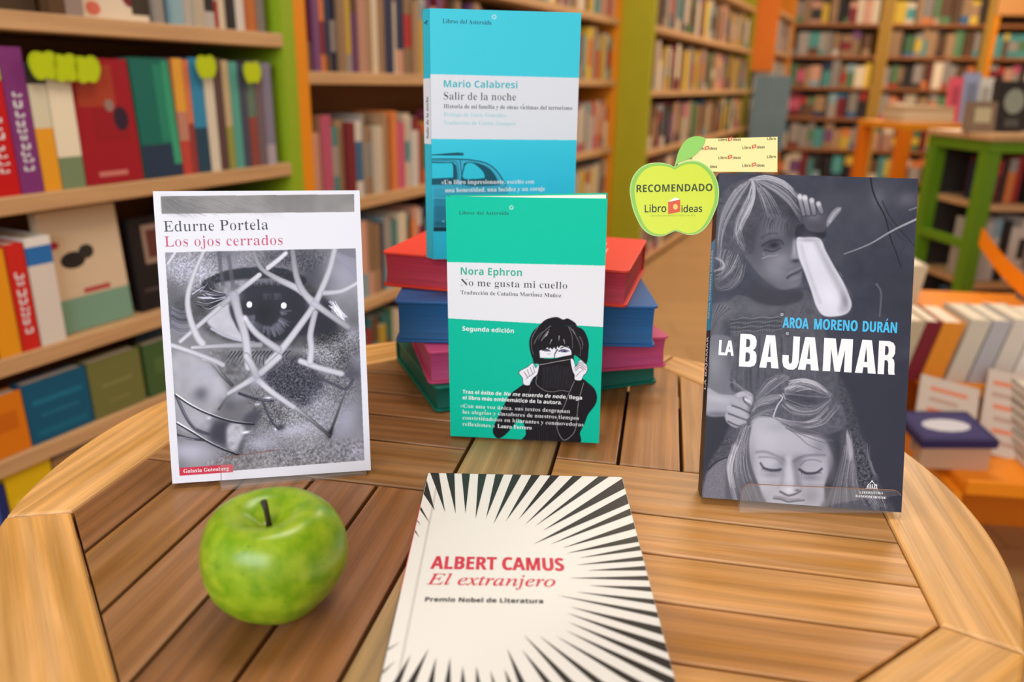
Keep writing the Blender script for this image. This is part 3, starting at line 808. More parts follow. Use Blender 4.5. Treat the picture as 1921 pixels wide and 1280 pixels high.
for s_, a_, b_, c_, st in (('Tras el éxito de', (532, 946), (749, 957), 6.8, 'sans'), ('No me acuerdo de nada,', (762, 957), (1112, 975), 6.8, 'sansit'),
                           ('llega', (1127, 976), (1197, 980), 6.8, 'sans'), ('el libro más emblemático de la autora.', (532, 979), (1085, 1007), 6.8, 'sans'),
                           ('«Con una voz única, sus textos desgranan', (520, 1024), (1130, 1055), 6.8, 'serif'), ('las alegrías y sinsabores de nuestros tiempos', (532, 1058), (1180, 1093), 6.8, 'serif'),
                           ('convirtiéndolos en hilarantes y conmovedoras', (532, 1091), (1205, 1130), 6.8, 'serif'), ('reflexiones.»', (532, 1126), (712, 1137), 6.8, 'serif'), ('Laura Ferrero', (727, 1138), (918, 1148), 6.8, 'serif')):
    fc.text('', s_, Z(*a_), Z(*b_), c_, st, None, (-.03, 0) if (st == 'serif' and not s_.startswith('Laura')) else (0.005, 0.005) if st != 'sansit' else (0, 0), join=jb)
jb.build('blurb_lettering', K_WHITE, grn)
def star(face, c, r, m):
    P = []
    for i in range(8):
        a = math.radians(45 * i); a2 = a + .26
        P.append([(c[0] + r * .45 * math.cos(a - .3), c[1] + r * .45 * math.sin(a - .3)), (c[0] + r * math.cos(a - .2), c[1] + r * math.sin(a - .2)),
                  (c[0] + r * math.cos(a + .2), c[1] + r * math.sin(a + .2)), (c[0] + r * .45 * math.cos(a + .3), c[1] + r * .45 * math.sin(a + .3))])
    face.plain('publisher_emblem', P, m, .00016)
star(fc, (959.5, 388.5), 4.6, mat('ink_pale_green', (190, 240, 226), .5))

# ---------------------------------------------------------------- cyan book on the stack
cya = empty('paperback_book', rot_frame(-0.0738, 0.700, 0.1316, 0.1232, 0.040, 0.0006),
            'tall cyan and white paperback with half a car roof, standing on the red book', 'book')
W, H = 0.1296, 0.2128
M_CYAC = mat('cyan_cover_card', (44, 190, 216), 0.4)
SK = .0058; paperback(cya, W, H, 0.0115, M_CYAC, skew=SK)
fc = Face(cya, [(805, 16), (1090, 25), (1074, 487), (812, 488)], W, H, 0)
cv = Canvas(795, 5, 1100, 495, (66, 208, 230), 1.5)
for i in range(16): cv.poly([(790, 255 + i * 16), (1110, 255 + i * 16), (1110, 560), (790, 560)], (56 - i * 1.2, 204 - i * 1.5, 230), 4, .6, smooth=False)
cv.poly([(790, 139.4), (807.3, 139.8), (1082.7, 147.3), (1110, 148), (1110, 265), (1080, 264.5), (808, 261.7), (790, 261.5)], (226, 229, 238), .15, smooth=False)
cv.map = lambda p: (790 + p[0] / 5.565, 260 + p[1] / 5.565)
dk = (20, 84, 104); md = (44, 140, 172)
cv.poly([(108, 172), (380, 152), (440, 158), (440, 184), (108, 182)], dk, .3, smooth=False)
cv.poly([(108, 216), (400, 220), (600, 240), (740, 300), (850, 420), (900, 520), (905, 700), (905, 1250), (108, 1250)], (62, 170, 200), .3, .75, smooth=False)
cv.line([(108, 217), (400, 221), (560, 235), (690, 270), (790, 350), (880, 490)], 2.2, 2.0, dk, 1, .3)
cv.poly([(108, 250), (330, 255), (366, 290), (378, 380), (380, 490), (108, 490)], dk, .3, smooth=False)
cv.poly([(108, 262), (320, 264), (332, 300), (332, 415), (108, 425)], (50, 200, 226), .3, smooth=False)
cv.line([(108, 236), (330, 240), (375, 275), (390, 400), (392, 490)], 1.4, 1.2, (20, 110, 140), 1, .3)
cv.line([(404, 225), (420, 400), (436, 560)], 1.6, 1.2, dk, .9, .3)
cv.poly([(440, 300), (456, 262), (540, 254), (660, 290), (740, 350), (795, 440), (800, 496), (440, 492)], dk, .3)
cv.poly([(446, 330), (470, 272), (530, 262), (590, 300), (640, 350), (660, 395), (640, 422), (446, 424)], (50, 200, 226), .3)
for y0, y1, c in ((500, 620, (54, 160, 190)), (620, 700, (40, 130, 160)), (700, 860, (34, 116, 146)), (860, 940, (26, 96, 122))):
    cv.poly([(124, y0), (900, y0), (900, y1), (124, y1)], c, 3, .95, smooth=False)
cv.line([(120, 625), (900, 640)], 1, 1, (120, 220, 236), .8, .4); cv.line([(118, 520), (900, 530)], .8, .8, (110, 210, 230), .6, .4)
cv.poly([(128, 936), (900, 936), (900, 978), (128, 978)], (14, 48, 62), .3, smooth=False)
cv.poly([(90, 980), (910, 980), (1700, 980), (1700, 1300), (90, 1300)], (44, 190, 222), .3, smooth=False)
cv.poly([(60, 500), (122, 500), (126, 980), (60, 980)], (44, 188, 220), .3, smooth=False)
cv.blob((228, 870), 12, 6, (200, 235, 240), .9)
cv.map = lambda p: p
print_grid(fc, cv, 'cover_print', M_PRINT_GLOSS, 360, 580)
Q = lambda x, y: (780 + x / 2.56, y / 2.56)
K_CY = mat('ink_teal', (62, 186, 200), .5); K_PCY = mat('ink_pale_teal', (160, 214, 220), .5); K_NAVY = mat('ink_navy', (18, 60, 92), .5)
fc.text('publisher_lettering', 'Libros del Asteroide', Q(127, 112), Q(362, 121), 8, 'serif', K_NAVY, (-.02, 0))
fc.text('author_lettering', 'Mario Calabresi', Q(133, 421), Q(487, 427), 13.2, 'sans', K_CY)
fc.text('title_lettering', 'Salir de la noche', Q(133, 480), Q(480, 486), 14, 'serif', K_DARK, (-.035, -.003))
fc.text('subtitle_lettering', 'Historia de mi familia y de otras víctimas del terrorismo', Q(133, 522), Q(750, 532), 7.6, 'serif', K_DARK, (-.015, 0))
jb = MB()
fc.text('', 'Prólogo de Enric González', Q(133, 561), Q(433, 566), 7, 'serif', None, (-.015, 0), join=jb)
fc.text('', 'Traducción de Carlos Gumpert', Q(133, 600), Q(481, 606), 7, 'serif', None, (-.015, 0), join=jb)
jb.build('translator_lettering', K_PCY, cya)
jb = MB()
fc.text('', '«Un libro impresionante, escrito con', Q(122, 888), Q(568, 886), 8, 'serif', None, (-.01, 0), join=jb)
fc.text('', 'una honestidad, una lucidez y un coraje', Q(140, 927), Q(620, 920), 8, 'serif', None, (-.01, 0), join=jb)
jb.build('blurb_lettering', K_WHITE, cya)
star(fc, (926.5, 32.5), 4.8, mat('ink_pale_cyan', (196, 240, 246), .5))
# spine print
T = .0115
b = MB(); zt = H * (1 - (139.8 - 16) / 472); zb = H * (1 - (261.7 - 16) / 472)
b.add([(-.0002 - SK, T, zb), (-.0002, 0, zb), (-.0002, 0, zt), (-.0002 - SK, T, zt)], [(0, 1, 2, 3)]); b.build('spine_band', mat('white_spine_card', (226, 229, 238), .4), cya)
def spine_text(name, s_, z0, z1, ya, yb, st, m, root, bold=(0, 0), k=0.0):
    v, f, w, c = text_shape(s_, st, bold)
    return mesh_obj(name, [(-.0004 - k * (ya + (yb - ya) * y / c), ya + (yb - ya) * y / c, z0 + (z1 - z0) * x / w) for x, y in v], f, m, root)
spine_text('spine_lettering', 'Salir de la noche', H * (1 - 235 / 472), H * (1 - 157 / 472), .0035, .0075, 'serif', K_DARK, cya, (-.01, 0), SK / T)
spine_text('spine_emblem', 'A', H * (1 - 28 / 472), H * (1 - 20 / 472), .003, .0085, 'serif', K_NAVY, cya, (0, 0), SK / T)

# ---------------------------------------------------------------- right: book with the two-figure photograph
baj = empty('paperback_book', rot_frame(0.1396, 0.5005, 0.0045, -0.1217, 0.333, 0.0049),
            'large dark paperback with a child-above-woman photograph, standing on the right clear stand', 'book')
W, H, T = 0.1378, 0.2357, 0.022
M_BLKC = mat('black_cover_card', (34, 34, 40), 0.4)
paperback(baj, W, H, T, M_BLKC)
fc = Face(baj, [(1351, 326), (1722, 335), (1692, 961), (1314, 935)], W, H, 0)
cv = Canvas(1300, 315, 1735, 975, (64, 66, 77), 1.4)
cv.map = lambda p: (1310 + p[0] / 4, 320 + p[1] / 4)
g = random.Random(9)
cv.a += (fnoise(cv.a.shape[:2], 40, 61, 3) * 9)[..., None]
cv.blob((1300, 300), 300, 260, (80, 82, 90), .5); cv.blob((1350, 200), 60, 90, (112, 114, 120), .5); cv.blob((1560, 210), 80, 60, (112, 112, 118), .6); cv.blob((1500, 900), 200, 300, (58, 59, 68), .6)
cv.blob((1050, 640), 60, 80, (82, 84, 84), .5); cv.blob((1000, 250), 150, 120, (76, 78, 84), .5)
cv.line([(1290, 40), (1305, 140), (1340, 230), (1400, 345), (1440, 500), (1480, 600), (1520, 720)], 3.2, 1.6, (36, 36, 44), .95, .5)
cv.line([(1378, 225), (1430, 330), (1490, 410), (1620, 560)], 2, 1.4, (40, 40, 48), .8, .6)
cv.line([(1400, 345), (1500, 480), (1560, 520)], 1.6, 1, (44, 44, 52), .7, .6)
cv.line([(1095, 618), (1280, 545), (1460, 440), (1660, 345)], 2.4, 4.2, (124, 124, 132), .95, .5, col1=(158, 158, 164))
cv.line([(1580, 290), (1660, 262)], 2.5, 2.5, (140, 140, 148), .7, .8)
cv.line([(1335, 840), (1370, 910), (1360, 1080)], 3.5, 3, (104, 104, 112), .8, 1)
# dress
dress = [(100, 1020), (150, 990), (230, 975), (300, 930), (480, 960), (700, 900), (830, 900), (880, 1010), (930, 1100), (980, 1300), (1050, 1500), (1150, 1800), (900, 2000), (350, 1900), (250, 1500), (240, 1180), (170, 1250), (90, 1240)]
cv.poly(dress, (86, 87, 94), 1.2, .95, tex=(9, 12, 62))
cv.blob((450, 1030), 170, 50, (104, 105, 112), .5); cv.blob((180, 1080), 60, 100, (124, 124, 130), .6, 20); cv.blob((210, 1150), 40, 60, (60, 60, 68), .6)
for i in range(7):
    y = 1108 + i * 17
    pts = [(240 + k * 24, y - i * 1 + 5 * math.sin(k * 1.1 + i) - k * 1.2) for k in range(17)]
    cv.line(pts, 1.5, 1.5, (56, 57, 64) if i % 2 else (128, 128, 134), .75, .4)
for i in range(30):
    x = 240 + i * 13; cv.line([(x, 1105), (x + g.uniform(-6, 6), 1215)], 1.6, 1.2, (62, 63, 70), .5, .5)
for i in range(9):
    cv.line([(700 + i * 8, 1090 - i * 4), (790 + i * 6, 1010 - i * 14)], 2, 1, (130, 130, 136) if i % 2 else (54, 54, 60), .6, .5)
for i in range(12): cv.line([(150 + i * 8, 995 + i * 3), (110 + i * 4, 1100), (100, 1200)], 1.6, 1, (140, 140, 146) if i % 3 == 0 else (62, 62, 70), .5, .6)
for i in range(34):
    x = g.uniform(300, 900); cv.line([(x, g.uniform(1230, 1300)), (x + g.uniform(-30, 30), g.uniform(1600, 1800))], 3, 2, g.choice(((64, 65, 72), (102, 103, 110))), .4, 1.3)
for c_ in ((628, 1072), (668, 1214)):
    cv.blob(c_, 18, 18, (60, 60, 66), .9); cv.line([(c_[0] - 1, c_[1]), (c_[0] + 1, c_[1])], 5.6, 5.6, (168, 168, 172), 1, .4, smooth=False); cv.line([(c_[0] - 1, c_[1]), (c_[0] + 1, c_[1])], 2, 2, (80, 80, 86), 1, .3, smooth=False)
# left arm of the child
cv.poly([(90, 1250), (180, 1230), (250, 1260), (270, 1380), (250, 1480), (240, 1620), (300, 1700), (250, 1790), (60, 1790), (80, 1500)], (112, 113, 120), 1.6, .95)
cv.blob((120, 1440), 60, 120, (142, 143, 150), .6); cv.blob((240, 1400), 30, 120, (84, 84, 92), .6)
# neck and face
cv.poly([(430, 820), (620, 900), (760, 880), (780, 960), (600, 1010), (400, 960)], (62, 62, 70), 2, .95)
cv.poly([(420, 360), (560, 320), (690, 380), (740, 470), (740, 560), (752, 620), (775, 680), (782, 760), (775, 830), (730, 870), (640, 890), (560, 860), (470, 790), (400, 700), (340, 620), (340, 480)], (100, 101, 109), 1.4)
cv.blob((560, 430), 90, 70, (104, 105, 113), .6); cv.blob((560, 730), 130, 70, (138, 139, 147), .6, 30); cv.blob((620, 660), 70, 50, (140, 140, 148), .6)
cv.blob((430, 640), 70, 120, (78, 79, 87), .6, -20); cv.blob((700, 460), 50, 80, (62, 63, 71), .8); cv.blob((740, 850), 60, 30, (116, 116, 124), .6); cv.blob((520, 850), 90, 30, (76, 77, 85), .6, 30)
cv.blob((560, 548), 78, 40, (56, 56, 65), .9, -15); cv.blob((572, 556), 26, 18, (34, 34, 42), .8)
cv.line([(480, 560), (540, 525), (610, 518), (640, 545)], 3, 2, (46, 46, 54), .8, 1.2); cv.line([(500, 590), (560, 602), (620, 575)], 3, 2, (46, 46, 54), .7, 1.2)
cv.line([(480, 500), (540, 470), (600, 470)], 6, 3, (74, 74, 82), .6, 1.4)
cv.line([(484, 654), (530, 636), (575, 634), (600, 620)], 2.4, 1.2, (150, 151, 158), .7, 1.0); cv.line([(486, 612), (500, 632)], 1.6, 1, (150, 150, 157), .6, .7)
cv.poly([(715, 520), (735, 520), (742, 600), (760, 645), (735, 662), (700, 650), (706, 600)], (140, 141, 148), 1.8, .8); cv.blob((722, 590), 9, 44, (166, 166, 172), .6)
cv.blob((735, 672), 30, 14, (56, 56, 64), .9); cv.blob((690, 712), 34, 12, (120, 120, 128), .5)
cv.line([(668, 798), (700, 775), (740, 760), (775, 738)], 3.4, 2.4, (56, 56, 64), .85, 1.3); cv.line([(680, 765), (730, 735), (770, 720)], 4, 2, (122, 122, 130), .8, 1.2); cv.blob((730, 800), 40, 16, (128, 128, 136), .6, -20)
# hair of the child
HR = [(430, 60), (560, 50), (680, 95), (760, 180), (800, 260), (800, 380), (745, 480), (700, 400), (640, 350), (560, 300), (520, 330), (470, 400), (430, 500), (420, 610), (350, 640), (330, 700), (290, 760), (240, 860), (130, 880), (112, 700), (130, 450), (160, 230), (230, 130), (330, 80)]
cv.poly(HR, (82, 83, 91), 1.6, .97, tex=(7, 16, 66))
cv.blob((600, 230), 120, 120, (62, 62, 70), .7, 30); cv.blob((400, 480), 70, 120, (60, 60, 68), .7, 15); cv.blob((730, 330), 60, 110, (52, 52, 60), .8, -10); cv.blob((170, 700), 60, 130, (68, 68, 76), .6)
H_ = lambda A_, B_, n, lo, hi, s_, w=.9, al=.6, j=1.6: cv.hair(A_, B_, n, lo, hi, w, al, j, s_, 1.2)
H_([(400, 70), (300, 110), (200, 240), (150, 420), (140, 640)], [(400, 70), (340, 180), (260, 320), (190, 480), (170, 700)], 90, 70, 196, 1)
H_([(410, 75), (370, 200), (300, 330), (270, 500), (330, 600)], [(410, 80), (420, 220), (370, 330), (330, 420), (360, 560)], 70, 66, 200, 2)
H_([(400, 70), (410, 160), (385, 260), (330, 350), (290, 470)], [(420, 70), (430, 180), (400, 300), (350, 390), (300, 520)], 40, 120, 214, 3, 1.0, .7)
H_([(420, 75), (460, 180), (490, 280), (510, 350)], [(430, 70), (540, 170), (600, 260), (640, 340)], 60, 60, 180, 4)
H_([(420, 65), (560, 90), (680, 160), (760, 260)], [(430, 70), (560, 150), (680, 250), (770, 380)], 80, 58, 200, 5)
H_([(390, 72), (500, 40), (640, 75), (740, 160)], [(400, 76), (520, 70), (650, 120), (760, 230)], 70, 110, 222, 6, 1.0, .7)
H_([(170, 560), (150, 640), (180, 720), (130, 745)], [(330, 640), (290, 720), (210, 800), (120, 850)], 60, 76, 196, 7, 1, .6, 3)
H_([(320, 670), (290, 780), (220, 850), (130, 880)], [(350, 700), (330, 800), (260, 880), (150, 900)], 34, 70, 170, 8, 1, .6, 3)
H_([(470, 330), (440, 420), (430, 520)], [(700, 380), (690, 430), (700, 480)], 40, 44, 92, 9, 1.1, .6, 3)
H_([(130, 640), (170, 660), (200, 700), (130, 742)], [(130, 660), (190, 690), (190, 740), (120, 750)], 16, 120, 210, 10, 1, .7, 2)
# wrist, hand, thumb, forearm
cv.poly([(735, 430), (780, 400), (920, 400), (960, 470), (915, 512), (745, 506)], (44, 44, 52), 1.4, .95)
cv.poly([(790, 300), (940, 280), (966, 320), (960, 440), (900, 460), (820, 440), (790, 380)], (78, 78, 86), 1.5, .97)
cv.blob((870, 340), 60, 40, (112, 112, 119), .7)
for i, (a_, b_, v_) in enumerate((((762, 192), (796, 320), 150), ((800, 200), (828, 318), 168), ((850, 220), (870, 315), 158), ((900, 245), (925, 305), 150))):
    cv.line([a_, b_], 13, 12, (66, 66, 74), .9, 1); cv.line([(a_[0] + 2, a_[1]), b_], 9.5, 8, (v_, v_, v_ + 8), .95, 1.4, col1=(118, 118, 126)); cv.blob((a_[0] + 4, a_[1] + 4), 16, 16, (206, 206, 214), .7)
cv.blob((775, 200), 34, 18, (196, 196, 204), .8, 20)
cv.poly([(966, 420), (966, 370), (1000, 310), (1040, 275), (1075, 275), (1070, 300), (1030, 350), (990, 400)], (128, 128, 136), .9); cv.line([(985, 380), (1020, 320), (1058, 286)], 5, 3, (168, 168, 176), .7, 1.6)
cv.poly([(742, 506), (800, 498), (912, 505), (960, 600), (1020, 710), (1085, 820), (1130, 920), (1152, 1000), (1120, 1060), (1040, 1085), (940, 1080), (885, 1010), (850, 900), (800, 760), (752, 630)], (196, 197, 207), 1.0)
cv.line([(888, 540), (960, 680), (1035, 820), (1090, 940), (1080, 1030)], 9, 14, (134, 134, 144), .5, 4.5); cv.line([(775, 560), (815, 700), (868, 860), (915, 980)], 6, 6, (160, 160, 170), .5, 3)
cv.blob((850, 620), 60, 120, (206, 206, 216), .6, -15); cv.blob((980, 930), 70, 110, (214, 214, 224), .6, -20); cv.blob((1105, 975), 26, 70, (116, 116, 124), .6, -15); cv.blob((830, 515), 80, 16, (140, 140, 148), .6)
cv.line([(1060, 750), (1085, 790)], 1.6, 1, (120, 120, 110), .8, .5); cv.line([(1120, 870), (1160, 940)], 1.4, 1, (120, 96, 96), .7, .5)
# ------- lower figure
cv.map = lambda p: (1300 + p[0] / 4, 640 + p[1] / 4)
cv.poly([(1090, 200), (1250, 240), (1700, 200), (1700, 1300), (1400, 1300), (1300, 800), (1160, 400)], (57, 58, 68), 5, .9)
cv.poly([(90, 560), (260, 560), (300, 640), (160, 860), (70, 1060), (80, 700)], (50, 50, 58), 3, .95)
# shoulder jacket left and right
cv.poly([(270, 640), (400, 620), (420, 800), (360, 1300), (60, 1300), (60, 1130), (100, 960), (150, 860), (220, 760)], (78, 78, 86), 2, .97, tex=(2, 26, 71))
cv.poly([(60, 1200), (75, 1080), (120, 960), (240, 880), (300, 900), (300, 1300), (60, 1300)], (116, 116, 124), 1.6, .9, tex=(1.6, 18, 72))
cv.line([(105, 965), (170, 905), (250, 872)], 4, 2, (44, 44, 52), .9, .8); cv.line([(200, 780), (300, 765)], 2, 1, (48, 48, 56), .8, .6)
cv.poly([(1090, 260), (1160, 380), (1230, 580), (1290, 800), (1350, 1000), (1420, 1100), (1500, 1300), (1000, 1300), (1060, 900), (1120, 600)], (72, 73, 80), 2.5, .97, tex=(3, 22, 73))
cv.speck([(1220, 700), (1300, 820), (1360, 1010), (1420, 1180), (1200, 1250), (1180, 900)], 1.8, 60, 74, 5)
# forearm and fist of the child
cv.poly([(92, 352), (200, 395), (310, 408), (330, 470), (300, 560), (240, 562), (90, 545)], (152, 153, 162), 1.2); cv.blob((180, 430), 110, 30, (176, 176, 186), .7, 10); cv.blob((180, 545), 120, 22, (92, 92, 100), .7)
cv.poly([(290, 420), (330, 385), (400, 370), (440, 390), (455, 430), (446, 480), (420, 530), (405, 580), (385, 640), (330, 652), (275, 630), (240, 590), (245, 540), (270, 480)], (146, 147, 156), .9)
for a_, b_ in (((300, 425), (440, 440)), ((285, 480), (420, 540)), ((262, 545), (400, 600)), ((300, 620), (380, 640))):
    pass
for pts, v_ in (([(300, 440), (360, 470), (430, 500)], 160), ([(275, 500), (340, 530), (405, 556)], 168), ([(262, 560), (310, 590), (380, 615)], 164)):
    cv.line(pts, 13, 10, (v_, v_, v_ + 8), .8, 1.8)
for pts in ([(290, 480), (350, 500), (420, 535)], [(262, 540), (330, 565), (400, 590)], [(260, 600), (320, 628), (370, 640)], [(375, 420), (385, 450), (420, 480)]):
    cv.line(pts, 3, 2.4, (76, 76, 84), .85, .9)
cv.line([(340, 400), (400, 385), (435, 440)], 9, 8, (172, 172, 182), .8, 1.6); cv.line([(390, 430), (430, 455), (436, 470)], 4, 4, (206, 206, 214), .8, 1)
cv.blob((440, 500), 26, 50, (60, 60, 68), .7, 20)
# hair cap
cap_ = [(420, 610), (430, 540), (450, 470), (455, 400), (500, 320), (570, 262), (650, 238), (760, 250), (880, 275), (980, 330), (1045, 400), (1110, 460), (1150, 560), (1140, 640), (1040, 680), (900, 660), (760, 640), (660, 600), (600, 572), (500, 570)]
cv.poly(cap_, (88, 89, 97), 1.4, .98, tex=(5, 16, 75))
H_([(650, 240), (560, 280), (490, 370), (455, 440)], [(740, 255), (640, 320), (560, 380), (450, 470)], 70, 58, 200, 21)
H_([(660, 390), (580, 400), (500, 430), (440, 500)], [(650, 430), (560, 470), (480, 490), (430, 560)], 60, 64, 190, 22)
H_([(640, 470), (560, 500), (500, 530), (430, 570)], [(610, 560), (560, 545), (500, 550), (430, 600)], 40, 60, 170, 23)
H_([(680, 380), (740, 300), (850, 280), (1000, 370)], [(690, 410), (780, 380), (880, 360), (1030, 410)], 80, 60, 214, 24, 1, .6)
H_([(680, 420), (760, 450), (880, 480), (1030, 410)], [(660, 470), (740, 540), (900, 550), (1040, 430)], 80, 50, 180, 25)
H_([(620, 560), (740, 600), (900, 570), (1040, 430)], [(640, 590), (800, 650), (980, 620), (1100, 480)], 90, 66, 200, 26, 1, .6)
H_([(720, 290), (820, 270), (930, 300), (1040, 400)], [(720, 320), (820, 300), (930, 330), (1030, 400)], 30, 130, 216, 27, 1.1, .7)
cv.blob((780, 400), 110, 26, (58, 58, 66), .75, 5); cv.blob((860, 440), 120, 22, (60, 60, 68), .7, -2); cv.blob((800, 610), 90, 14, (70, 70, 78), .6, 6)
cv.line([(690, 385), (820, 400), (960, 410), (1030, 412)], 4, 1, (176, 176, 182), .35, 1.4); cv.line([(700, 470), (800, 520), (920, 510), (1030, 430)], 5, 2, (170, 170, 178), .5, 1.8)
cv.line([(690, 350), (780, 330), (880, 350)], 5, 2, (196, 196, 204), .5, 1.4)
cv.line([(655, 400), (670, 420), (630, 480), (600, 560)], 2.4, 2.4, (196, 196, 204), .9, .7); cv.line([(672, 385), (690, 430)], 2, 1.6, (186, 186, 194), .8, .6)
cv.line([(600, 565), (720, 592), (860, 600), (960, 580)], 2.2, 1.2, (186, 186, 194), .6, .8)
# face of the woman
fcp = [(430, 640), (480, 575), (560, 565), (620, 580), (700, 640), (820, 690), (950, 700), (1020, 760), (1052, 860), (1046, 960), (990, 1080), (960, 1300), (560, 1300), (500, 1120), (450, 1000), (422, 880), (412, 760)]
cv.poly(fcp, (164, 165, 174), 1.3)
cv.poly([(960, 690), (1060, 720), (1120, 800), (1100, 1000), (1000, 1200), (1000, 1050), (1050, 900), (1010, 770)], (58, 58, 66), 3, .95)
cv.blob((560, 720), 130, 110, (178, 179, 188), .7); cv.blob((760, 760), 100, 80, (168, 169, 178), .5); cv.blob((960, 780), 70, 90, (122, 122, 131), .7); cv.blob((640, 640), 90, 40, (150, 151, 160), .6)
cv.blob((520, 1040), 60, 90, (180, 181, 190), .6); cv.blob((950, 1010), 60, 60, (168, 168, 178), .55); cv.blob((1040, 930), 36, 130, (98, 98, 107), .7); cv.blob((440, 900), 26, 160, (128, 128, 137), .5)
cv.blob((660, 905), 60, 50, (108, 108, 117), .7); cv.blob((790, 900), 50, 50, (106, 106, 115), .7)
cv.line([(470, 832), (540, 828), (620, 858), (680, 890)], 4, 4, (104, 104, 113), .6, 2.4); cv.line([(750, 900), (820, 862), (900, 850), (990, 850)], 5, 3, (96, 96, 105), .65, 2.4)
cv.blob((580, 905), 70, 34, (178, 179, 188), .75); cv.blob((880, 925), 68, 30, (158, 158, 168), .75)
cv.line([(490, 870), (540, 868), (620, 880), (660, 920)], 3, 2, (120, 120, 129), .7, 1.4); cv.line([(800, 930), (840, 895), (900, 885), (960, 900)], 3, 2, (110, 110, 119), .7, 1.4)
cv.line([(502, 915), (530, 952), (590, 970), (655, 962)], 3, 5, (50, 50, 58), .85, 1.6); cv.line([(795, 960), (850, 990), (920, 985), (965, 955)], 5, 3.4, (48, 48, 56), .85, 1.6)
cv.blob((590, 1000), 80, 26, (122, 122, 131), .6); cv.blob((880, 1020), 80, 28, (110, 110, 119), .65)
for i in range(14): cv.line([(515 + i * 10, 950 + i), (508 + i * 11, 975 + i)], 1.2, .6, (50, 50, 58), .7, .4); cv.line([(810 + i * 11, 980), (812 + i * 12, 1004 - i)], 1.2, .6, (50, 50, 58), .7, .4)
cv.line([(712, 880), (716, 960), (722, 1060), (716, 1120)], 10, 15, (194, 195, 204), .55, 4.5); cv.line([(765, 930), (780, 1020), (790, 1100)], 10, 12, (112, 112, 121), .6, 4.5); cv.line([(668, 960), (660, 1060), (640, 1100)], 6, 6, (132, 132, 141), .5, 3)
cv.poly([(640, 1100), (680, 1080), (740, 1100), (800, 1090), (800, 1130), (750, 1150), (690, 1150), (650, 1130)], (172, 172, 181), 1.6, .85); cv.blob((716, 1118), 34, 24, (212, 212, 220), .7)
cv.line([(650, 1130), (690, 1152), (720, 1160), (770, 1145), (805, 1125)], 4, 3, (66, 66, 74), .9, 1.2); cv.blob((780, 1120), 20, 10, (60, 60, 68), .8)
cv.line([(600, 1182), (660, 1190), (710, 1208), (760, 1202), (830, 1195)], 3.2, 2.4, (56, 56, 64), .9, 1.2); cv.line([(610, 1172), (670, 1176), (720, 1190), (800, 1185)], 5, 3, (118, 112, 120), .7, 1.4)
cv.blob((700, 1230), 80, 16, (168, 168, 177), .7); cv.blob((540, 1180), 50, 60, (150, 150, 159), .6); cv.blob((880, 1160), 70, 70, (116, 116, 125), .6)
for pts in ([(690, 640), (780, 700), (860, 770), (960, 810)], [(700, 650), (800, 690), (900, 730), (1000, 760)], [(720, 640), (830, 660), (940, 700), (1020, 750)]):
    cv.line(pts, 1.6, .8, (84, 84, 92), .8, .6)
cv.hair([(640, 600), (760, 660), (880, 700), (1020, 740)], [(760, 640), (880, 650), (1000, 680), (1080, 740)], 40, 62, 128, 1, .6, 2, 28)
# long hair
cv.poly([(330, 650), (430, 620), (415, 760), (430, 920), (500, 1120), (560, 1300), (270, 1300), (240, 1000), (280, 800)], (90, 90, 98), 2, .95)
H_([(360, 650), (290, 800), (250, 960), (290, 1200)], [(430, 630), (400, 850), (420, 1000), (520, 1280)], 130, 62, 196, 29, 1, .6, 3)
H_([(300, 760), (250, 920), (262, 1060), (310, 1260)], [(330, 780), (290, 930), (300, 1060), (350, 1270)], 50, 120, 206, 30, 1, .65, 2)
H_([(430, 610), (460, 575), (500, 555), (560, 560)], [(410, 660), (450, 610), (500, 580), (560, 575)], 24, 100, 196, 31)
cv.poly([(1140, 640), (1190, 820), (1220, 1000), (1300, 1200), (1330, 1300), (960, 1300), (1040, 1100), (1100, 900)], (88, 88, 96), 3, .9)
H_([(1150, 660), (1120, 850), (1060, 1050), (980, 1290)], [(1190, 700), (1230, 950), (1250, 1100), (1360, 1290)], 130, 58, 180, 32, 1, .6, 3)
cv.poly([(1155, 680), (1185, 740), (1200, 850), (1180, 900), (1165, 820)], (168, 168, 176), 1.6, .8)
H_([(1330, 780), (1320, 880), (1350, 960), (1400, 1000)], [(1240, 700), (1330, 900), (1380, 1040), (1420, 1100)], 34, 90, 150, 33, .7, .5, 4)
H_([(1250, 1100), (1280, 1160), (1330, 1230), (1360, 1290)], [(1400, 1090), (1440, 1150), (1470, 1230), (1480, 1290)], 40, 90, 200, 34, 1, .55, 4)
H_([(250, 330), (300, 300), (400, 360), (450, 400)], [(280, 240), (330, 330), (400, 390), (460, 420)], 26, 90, 150, 35, .8, .5, 3)
cv.map = lambda p: p
cv.a = 53 + (cv.a - 62) * 1.16; cv.a[..., 2] += 3
print_grid(fc, cv, 'cover_print', M_PRINT_GLOSS, 400, 680)
# spine: blue panel and lettering
b = MB(); z0, z1 = H * .515, H * .797
b.add([(-.0001, T, z0), (-.0001, 0, z0), (-.0001, 0, z1), (-.0001, T, z1)], [(0, 1, 2, 3)]); b.build('spine_band', mat('blue_spine_card', (40, 168, 220), .4), baj)
spine_text('spine_lettering', 'AROA MORENO DURÁN', H * .55, H * .765, .006, .016, 'sans', K_WHITE, baj)
spine_text('spine_lettering', 'LA BAJAMAR', H * .33, H * .495, .006, .016, 'sans', K_WHITE, baj)
K_SKY = mat('ink_sky', (64, 186, 236), .45)
Q = lambda x, y: (1310 + x / 4, 320 + y / 4)
fc.text('author_lettering', 'AROA', Q(632, 1171), Q(828, 1180), 19.5, 'sans', K_SKY, (.035, .01))
fc.text('author_lettering', 'MORENO', Q(868, 1182), Q(1195, 1195), 19.5, 'sans', K_SKY, (.035, .01))
